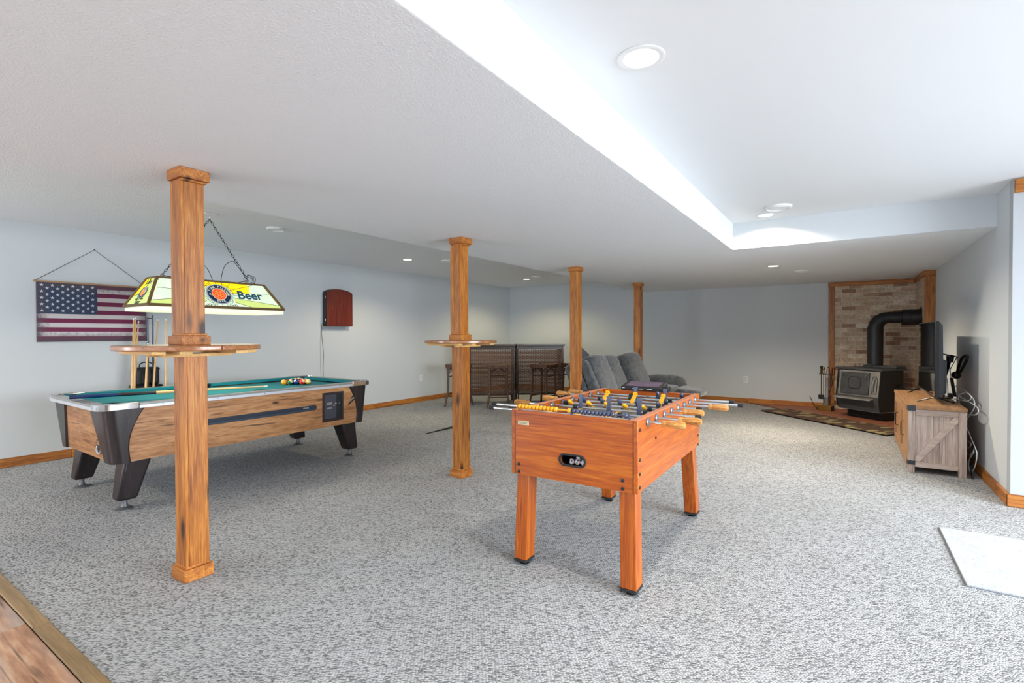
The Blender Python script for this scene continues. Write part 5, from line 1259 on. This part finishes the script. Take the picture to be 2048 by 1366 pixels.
OBJ('tongs', MB().tube(smooth_path([(.02, .0, .62), (.03, .0, .715), (.055, .0, .715), (.07, .0, .60), (.075, 0, .45), (.05, 0, .33), (.07, 0, .20), (.055, 0, .10)]), .006, 6).tube(smooth_path([(.09, 0, .60), (.10, 0, .45), (.07, 0, .33), (.05, 0, .22), (.065, 0, .10)]), .006, 6), M_BLACK, TL)
OBJ('poker_handle', MB().tube([(.10, 0, .60), (.10, 0, .70), (.115, 0, .725), (.135, 0, .71), (.135, 0, .61), (.10, 0, .59)], .008, 6), plain('dark_copper', rgb(84, 40, 28), .4, .6), TL)
wi = OBJ('poker_wire', MB().tube(smooth_path([(-.505, 9.80, .245), (-.475, 9.80, .18), (-.455, 9.81, .12), (-.41, 9.82, .055), (-.39, 9.83, .030)]), .006, 6), M_BLACK)
TAG(wi, 'thin bent black wire leaning left of the fireplace tool box', 'wire')
# rug
m, nt, p = newmat('leaf_rug'); N = nt.nodes.new; L = nt.links.new
tc = N('ShaderNodeTexCoord'); mp = N('ShaderNodeMapping'); mp.inputs['Scale'].default_value = (8.5, 5, 1); L(tc.outputs['Object'], mp.inputs['Vector'])
nz = N('ShaderNodeTexNoise'); nz.inputs['Scale'].default_value = 1.2; nz.inputs['Detail'].default_value = 2; L(mp.outputs[0], nz.inputs['Vector'])
ad = N('ShaderNodeMix'); ad.data_type = 'VECTOR'; ad.inputs['Factor'].default_value = .25; L(mp.outputs[0], ad.inputs['A']); L(nz.outputs['Color'], ad.inputs['B'])
vo = N('ShaderNodeTexVoronoi'); vo.feature = 'F1'; vo.inputs['Scale'].default_value = 1.35; L(ad.outputs['Result'], vo.inputs['Vector'])
cr = N('ShaderNodeValToRGB'); e = cr.color_ramp.elements; e[0].position = .40; e[0].color = rgb(146, 132, 92); e[1].position = .46; e[1].color = rgb(74, 52, 38)
L(vo.outputs['Distance'], cr.inputs[0])
n3 = N('ShaderNodeTexNoise'); n3.inputs['Scale'].default_value = 3.2; L(tc.outputs['Object'], n3.inputs['Vector'])
r3 = N('ShaderNodeValToRGB'); r3.color_ramp.elements[0].position = .50; r3.color_ramp.elements[1].position = .56; L(n3.outputs['Fac'], r3.inputs[0])
mm = N('ShaderNodeMix'); mm.data_type = 'RGBA'; mm.inputs['B'].default_value = rgb(80, 56, 42); mk = N('ShaderNodeMath'); mk.operation = 'MULTIPLY'; mk.inputs[1].default_value = .7; L(r3.outputs[0], mk.inputs[0]); L(mk.outputs[0], mm.inputs['Factor'])
L(cr.outputs[0], mm.inputs['A']); L(mm.outputs['Result'], p.inputs['Base Color']); p.inputs['Roughness'].default_value = .95
rg = OBJ('hearth_rug', MB().box(0, 2.13, 0, .54, 0, .012), m, bevel=.004)
rg.location = (-1.187, 9.277, .016); rg.rotation_euler = (0, 0, math.atan2(7.878-9.277, .415+1.187))
TAG(rg, 'brown and olive leaf-patterned rug lying diagonally before the stove', 'rug')

# ------------------------------------------------------------------ media console
MC = THING('media_console', 'weathered grey-brown farmhouse TV console against the right wall', 'console', (0, 0, 0))
cx0, cx1, cy0, cy1, ct = .489, .902, 5.962, 7.55, .625
OBJ('top', MB().box(cx0-.006, cx1+.002, cy0-.006, cy1+.006, ct-.032, ct), brownoak('y'), MC, bevel=.002)
for (x0_, x1_) in ((cx0, cx0+.05), (cx1-.055, cx1)):
    for (y0_, y1_) in ((cy0, cy0+.05), (cy1-.05, cy1)):
        OBJ('leg', MB().box(x0_, x1_, y0_, y1_, 0, ct-.0325), greyoak('z'), MC, bevel=.002)
gp = greyoak('z'); gx = greyoak('x')
npl = 7; wpl = (cx1-.055-(cx0+.05))/npl
for k in range(npl):
    OBJ('plank', MB().box(cx0+.05+wpl*k+.0008, cx0+.05+wpl*(k+1)-.0008, cy0+.018, cy0+.03, .075, ct-.0325), gp, MC, bevel=.0012)
OBJ('end_rail', MB().box(cx0+.051, cx1-.056, cy0+.004, cy0+.0178, .055, .102), gx, MC, bevel=.0015)
OBJ('end_rail', MB().box(cx0+.051, cx1-.056, cy0+.004, cy0+.0178, ct-.088, ct-.033), gx, MC, bevel=.0015)
P0 = Vector((cx0+.055, .104)); P1 = Vector((cx1-.06, ct-.090)); d_ = (P1-P0).normalized(); n_ = Vector((-d_.y, d_.x))*.026
inner_lo, inner_hi = .1035, ct-.0885
# diagonal brace clipped to the frame opening
br_p = [P0+n_-d_*.1, P0-n_-d_*.1, P1-n_+d_*.1, P1+n_+d_*.1]; br_p = [(v.x, v.y) for v in br_p]
br_p = clip(br_p, -1, 0, -(cx0+.0515)); br_p = clip(br_p, 1, 0, cx1-.0565); br_p = clip(br_p, 0, -1, -inner_lo); br_p = clip(br_p, 0, 1, inner_hi)
OBJ('diagonal_brace', MB().prism(br_p, cy0+.006, cy0+.0178, lambda u_, v_, w_: Vector((u_, w_, v_))), wood('grey_oak_laminate_b', rgb(136, 114, 100), rgb(192, 172, 160), rgb(220, 206, 198), 'x', rough=.5, scale=22, stretch=.2, contrast=.7), MC, bevel=.0015)
OBJ('back_panel', MB().box(cx1-.012, cx1-.004, cy0+.051, cy1-.051, .06, ct-.033), brownoak('y'), MC)
OBJ('bottom_board', MB().box(cx0+.02, cx1-.013, cy0+.031, cy1-.031, .062, .08), brownoak('y'), MC)
OBJ('far_end', MB().box(cx0+.051, cx1-.056, cy1-.03, cy1-.015, .06, ct-.033), greyoak('x'), MC)
OBJ('front_rail', MB().box(cx0+.002, cx0+.02, cy0+.051, cy1-.051, .03, .075), brownoak('y'), MC, bevel=.0015)
OBJ('front_rail', MB().box(cx0+.002, cx0+.02, cy0+.051, cy1-.051, ct-.062, ct-.033), brownoak('y'), MC, bevel=.0015)
dw = (cy1-cy0-.102-.006)/2
for k in range(2):
    ya = cy0+.0525+k*(dw+.003); yb = ya+dw
    dd = OBJ('door', MB().box(cx0+.010, cx0+.022, ya, yb, .0775, ct-.0635), brownoak('z'), MC, bevel=.001)
    for (a, b_, c0_, c1_) in ((ya, ya+.055, .0775, ct-.0635), (yb-.055, yb, .0775, ct-.0635), (ya+.0555, yb-.0555, .0775, .135), (ya+.0555, yb-.0555, ct-.118, ct-.0635)):
        OBJ('door_frame', MB().box(cx0-.001, cx0+.0098, a+.0005, b_-.0005, c0_, c1_), brownoak('z') if b_-a < .1 else brownoak('y'), dd, bevel=.0012)
    hy = yb-.025 if k == 0 else ya+.03+.22
    hy = 6.40 if k == 0 else 7.06
    hy = min(max(hy, ya+.02), yb-.02)
    OBJ('handle', MB().tube([(cx0-.001, hy, .42), (cx0-.022, hy, .415), (cx0-.024, hy, .35), (cx0-.022, hy, .28), (cx0-.001, hy, .275)], .0045, 8), M_BLACK, dd)
M_BRK = plain('dark_metal_bracket', rgb(66, 70, 76), .4, .7)
for z_ in (ct-.034, .075):
    OBJ('corner_bracket', MB().box(cx0-.003, cx0+.052, cy0-.0085, cy0-.0062, z_-.0 if z_ < .2 else z_-.012, z_+.038).box(cx0-.0085, cx0-.0062, cy0-.006, cy0+.05, z_-.0 if z_ < .2 else z_-.012, z_+.038), M_BRK, MC)

# television -----------------------------------------------------
TV = THING('television', 'flat-screen television seen edge-on, standing on the console', 'television', (.715, 6.775, ct+.001))
TY = .635
OBJ('bezel', MB().box(-.016, .010, -TY, TY, .062, .79), M_BLACK, TV, bevel=.003)
OBJ('screen', MB().box(-.0185, -.0162, -TY+.012, TY-.012, .078, .780), plain('tv_glass', rgb(14, 15, 18), .06, coat=1.0), TV)
OBJ('rear_shell', MB().add([(.0102, -TY+.005, .07), (.0102, TY-.005, .07), (.0102, TY-.005, .785), (.0102, -TY+.005, .785), (.052, -TY+.03, .09), (.052, TY-.03, .09), (.045, TY-.06, .75), (.045, -TY+.06, .75)], [(0, 1, 2, 3), (4, 7, 6, 5), (0, 4, 5, 1), (1, 5, 6, 2), (2, 6, 7, 3), (3, 7, 4, 0)]), plain('tv_back', rgb(70, 76, 84), .55), TV, bevel=.004)
OBJ('lower_shell', MB().box(.012, .085, -TY+.12, TY-.12, .095, .42), plain('tv_back', rgb(70, 76, 84), .55), TV, bevel=.012)
for sy in (-1, 1):
    ft = OBJ('stand_foot', MB().tube([(-.125, sy*(TY-.20)-.10*sy*-1*0, .006), (0, sy*(TY-.10), .062), (.15, sy*(TY-.20), .006)], .0065, 6), M_BLACK, TV)
# items behind the TV
BH = THING('loop_handled_device', 'black loop-handled device with a round hub leaning behind the television', 'device', (0, 0, 0))
OBJ('loop', MB().tube(smooth_path([(.955, 6.86, .885), (.965, 6.70, 1.036), (.985, 6.58, 1.082), (.985, 6.53, 1.055), (.972, 6.60, .985), (.960, 6.78, .885), (.955, 6.86, .885)], 6), .013, 8), M_BLACK, BH)
OBJ('hub', MB().sphere((.948, 6.85, .868), .040, 18, 12), M_BLACK, BH)
OBJ('leg', MB().box(-.014, .014, -.007, .007, -.13, .13, Matrix.Translation((.935, 6.93, .735)) @ Matrix.Rotation(-.85, 4, 'X')), M_BLACK, BH)
OBJ('foot', MB().box(.905, .950, 7.02, 7.06, .603, .66), M_BLACK, BH)
CL = THING('clamp_stand', 'black clamp head with thin rods behind the television', 'stand', (0, 0, 0))
OBJ('base', MB().lathe([(.001, .6252), (.055, .6252), (.055, .635), (.001, .637)], (.845, 6.80, 0)), M_BLACK, CL)
OBJ('column', MB().tube([(.845, 6.80, .636), (.85, 6.86, .80), (.862, 6.82, .90), (.87, 6.72, .98), (.87, 6.66, 1.04)], [.007, .012, .02, .014, .018], 10), M_BLACK, CL)
OBJ('head', MB().cyl((.87, 6.64, 1.015), (.87, 6.62, 1.075), .028, .032, 16), M_BLACK, CL)
OBJ('crossbar', MB().cyl((.84, 6.86, 1.086), (.90, 6.42, 1.070), .006, n=8), M_BLACK, CL)
for (a, b_) in (((.86, 6.90, .95), (.84, 7.10, .70)), ((.87, 6.84, .93), (.85, 7.04, .68)), ((.895, 6.44, 1.066), (.875, 6.70, .92))): OBJ('rod', MB().cyl(a, b_, .0035, n=6), plain('grey_metal_rod', rgb(110, 110, 108), .4, .6), CL)
# white cables
def cable(label, pts, r_=.0042, mat=None, grp=None):
    o = OBJ('cable', MB().tube(smooth_path(pts, 8), r_, 7), mat or M_WHITE); TAG(o, label, 'cable', grp); return o
cable('white cable looping from behind the television down past the console edge', [(.90, 6.93, 1.0), (.92, 7.0, .90), (.935, 7.05, .80), (.945, 7.03, .715), (.955, 6.86, .675), (.96, 6.62, .659), (.965, 6.38, .656), (.968, 6.11, .650), (.968, 5.94, .638), (.965, 5.90, .61), (.96, 5.99, .573), (.955, 6.19, .545), (.95, 6.34, .535)])
cable('large white cable loop between console and right wall', [(.95, 7.05, .66), (.965, 7.09, .719), (.972, 6.94, .742), (.975, 6.69, .739), (.978, 6.39, .722), (.98, 6.20, .692), (.98, 6.14, .651), (.975, 6.17, .598), (.968, 6.29, .528), (.962, 6.41, .451), (.96, 6.45, .33), (.96, 6.40, .20)])
cable('small white cable loop above the console corner', [(.94, 6.60, .60), (.942, 6.67, .653), (.945, 6.61, .692), (.948, 6.41, .728), (.95, 6.22, .737), (.955, 6.13, .71), (.95, 6.28, .663), (.945, 6.54, .642), (.90, 6.75, .632)])
cable('long white cable hanging low beside the console to the floor', [(.955, 6.30, .40), (.958, 6.17, .345), (.96, 6.03, .298), (.962, 5.96, .267), (.965, 5.94, .233), (.965, 5.98, .146), (.962, 6.06, .067), (.96, 6.15, .02), (.957, 6.24, .06), (.955, 6.16, .17), (.958, 6.03, .25)])
cable('short white cable crossing low beside the console', [(.95, 6.40, .27), (.955, 6.19, .293), (.957, 6.14, .272), (.952, 6.34, .201), (.948, 6.5, .19)], .0036)
cable('white cable slanting low behind the console end', [(.95, 5.97, .245), (.95, 6.15, .148), (.95, 6.30, .066), (.95, 6.45, .02)], .004)
cable('white cable curling on top of the console behind the television', [(.88, 7.22, .632), (.90, 7.15, .78), (.90, 7.08, .82), (.90, 7.02, .79), (.90, 6.98, .70), (.895, 6.95, .64), (.88, 6.92, .632)])
cable('black power cable under the console end by the wall', [(.97, 6.2, .30), (.965, 6.10, .29), (.96, 6.05, .2), (.955, 6.12, .09), (.95, 6.05, .012), (.945, 5.95, .010)], .006, M_BLACK)

# ------------------------------------------------------------------ floor items
MT = OBJ('door_mat', MB().box(0, 1.30, 0, .93, 0, .010), plain('pale_mat', rgb(176, 180, 184), .9, noise=.16, nscale=6, bump=.5, bscale=50), bevel=.003)
MT.location = (.522, 3.42, 0); TAG(MT, 'pale grey doormat on the carpet at the right edge', 'mat')
MTb = OBJ('mat_edge', MB().box(-.006, 1.306, -.006, .936, 0, .004), plain('mat_edge_grey', rgb(110, 116, 122), .8), MT)
rd = OBJ('floor_rod', MB().tube([(-4.570, 4.825, .008), (-4.565, 5.10, .010), (-4.558, 5.33, .014), (-4.555, 5.46, .012)], [.005, .009, .014, .010], 8), M_BLACK)
TAG(rd, 'thin black tapering stick on the carpet, partly behind the second post', 'stick')

# ------------------------------------------------------------------ recessed lights and ceiling speakers
WARM = (1, .82, .56); NEUT = (1, .95, .86)
def downlight(label, x_, y_, z_, power, col, big=False):
    t = THING('recessed_light', label, 'ceiling light', (x_, y_, z_), 0, 'recessed ceiling lights')
    R1 = .098 if big else .085
    OBJ('trim_ring', MB().lathe([(R1*.72, -.0005), (R1, -.0005), (R1, -.004), (R1*.93, -.007), (R1*.74, -.004), (R1*.72, -.0008)], (0, 0, 0), (0, 0, 1), 36), M_WHITE, t)
    OBJ('lens', MB().lathe([(.001, -.0016), (R1*.72, -.0016), (R1*.70, -.0030), (.001, -.004)], (0, 0, 0), (0, 0, 1), 32), plain('lens_glow_'+str(int(col[2]*100)), (1, 1, 1, 1), .5, emit=col+(1,), es=7.0), t)
    l = bpy.data.lights.new('downlight', 'SPOT'); l.energy = power*2.6; l.color = col; l.spot_size = math.radians(150); l.spot_blend = .5; l.shadow_soft_size = .05
    o = bpy.data.objects.new('downlight', l); COL.objects.link(o); o.location = (0, 0, -.012); o.parent = t
downlight('bright recessed light nearest the camera, high in the ceiling tray', -.716, 2.05, ZC, 27, NEUT, True)
downlight('recessed light at the far end of the ceiling tray beside a speaker', -.655, 5.425, ZC, 48, (1, .90, .74))
downlight('recessed light in the low soffit near the stove', -.79, 7.312, ZS, 88, (1, .86, .66))
downlight('warm recessed light left of the second post', -5.574, 5.497, ZC, 28, WARM)
downlight('warm recessed light over the wicker bar', -5.539, 8.863, ZC, 30, (1, .84, .50))
downlight('added fill light in the ceiling tray behind the camera, unseen', -.716, -1.3, ZC, 30, NEUT)  # unseen lamp, added to fill the room with more light
downlight('added fill light in the left ceiling behind the camera, unseen', -5.574, -.9, ZC, 45, WARM)  # also added out of view, brightens the left side
def speaker(label, x_, y_, z_, R1=.095):
    t = THING('ceiling_speaker', label, 'ceiling speaker', (x_, y_, z_), 0, 'round ceiling speakers')
    OBJ('rim', MB().lathe([(R1*.80, -.001), (R1, -.001), (R1*.985, -.013), (R1*.86, -.022), (R1*.80, -.015)], (0, 0, 0), (0, 0, 1), 36), M_WHITE, t)
    OBJ('grille', MB().lathe([(.001, -.006), (R1*.80, -.004), (R1*.78, -.010), (.001, -.012)], (0, 0, 0), (0, 0, 1), 36), plain('speaker_grille', rgb(140, 142, 144), .6), t)
    OBJ('centre_ring', MB().lathe([(R1*.42, -.012), (R1*.58, -.012), (R1*.56, -.019), (R1*.44, -.019)], (0, 0, 0), (0, 0, 1), 30), M_WHITE, t)
    OBJ('gap_ring', MB().lathe([(R1*.62, -.011), (R1*.68, -.011), (R1*.67, -.0125), (R1*.63, -.0125)], (0, 0, 0), (0, 0, 1), 30), plain('gap_dark', rgb(60, 62, 64), .7), t)
speaker('round white speaker beside the tray light', -.515, 5.12, ZC, .11)
speaker('round speaker in the low soffit right of the soffit light', -.511, 8.066, ZS)
speaker('round grey speaker right of the lamp chain', -5.105, 3.09, ZC)
speaker('round speaker partly hidden by the top of the second post', -5.15, 5.92, ZC)
speaker('round speaker next to the light over the bar', -5.10, 8.516, ZC)
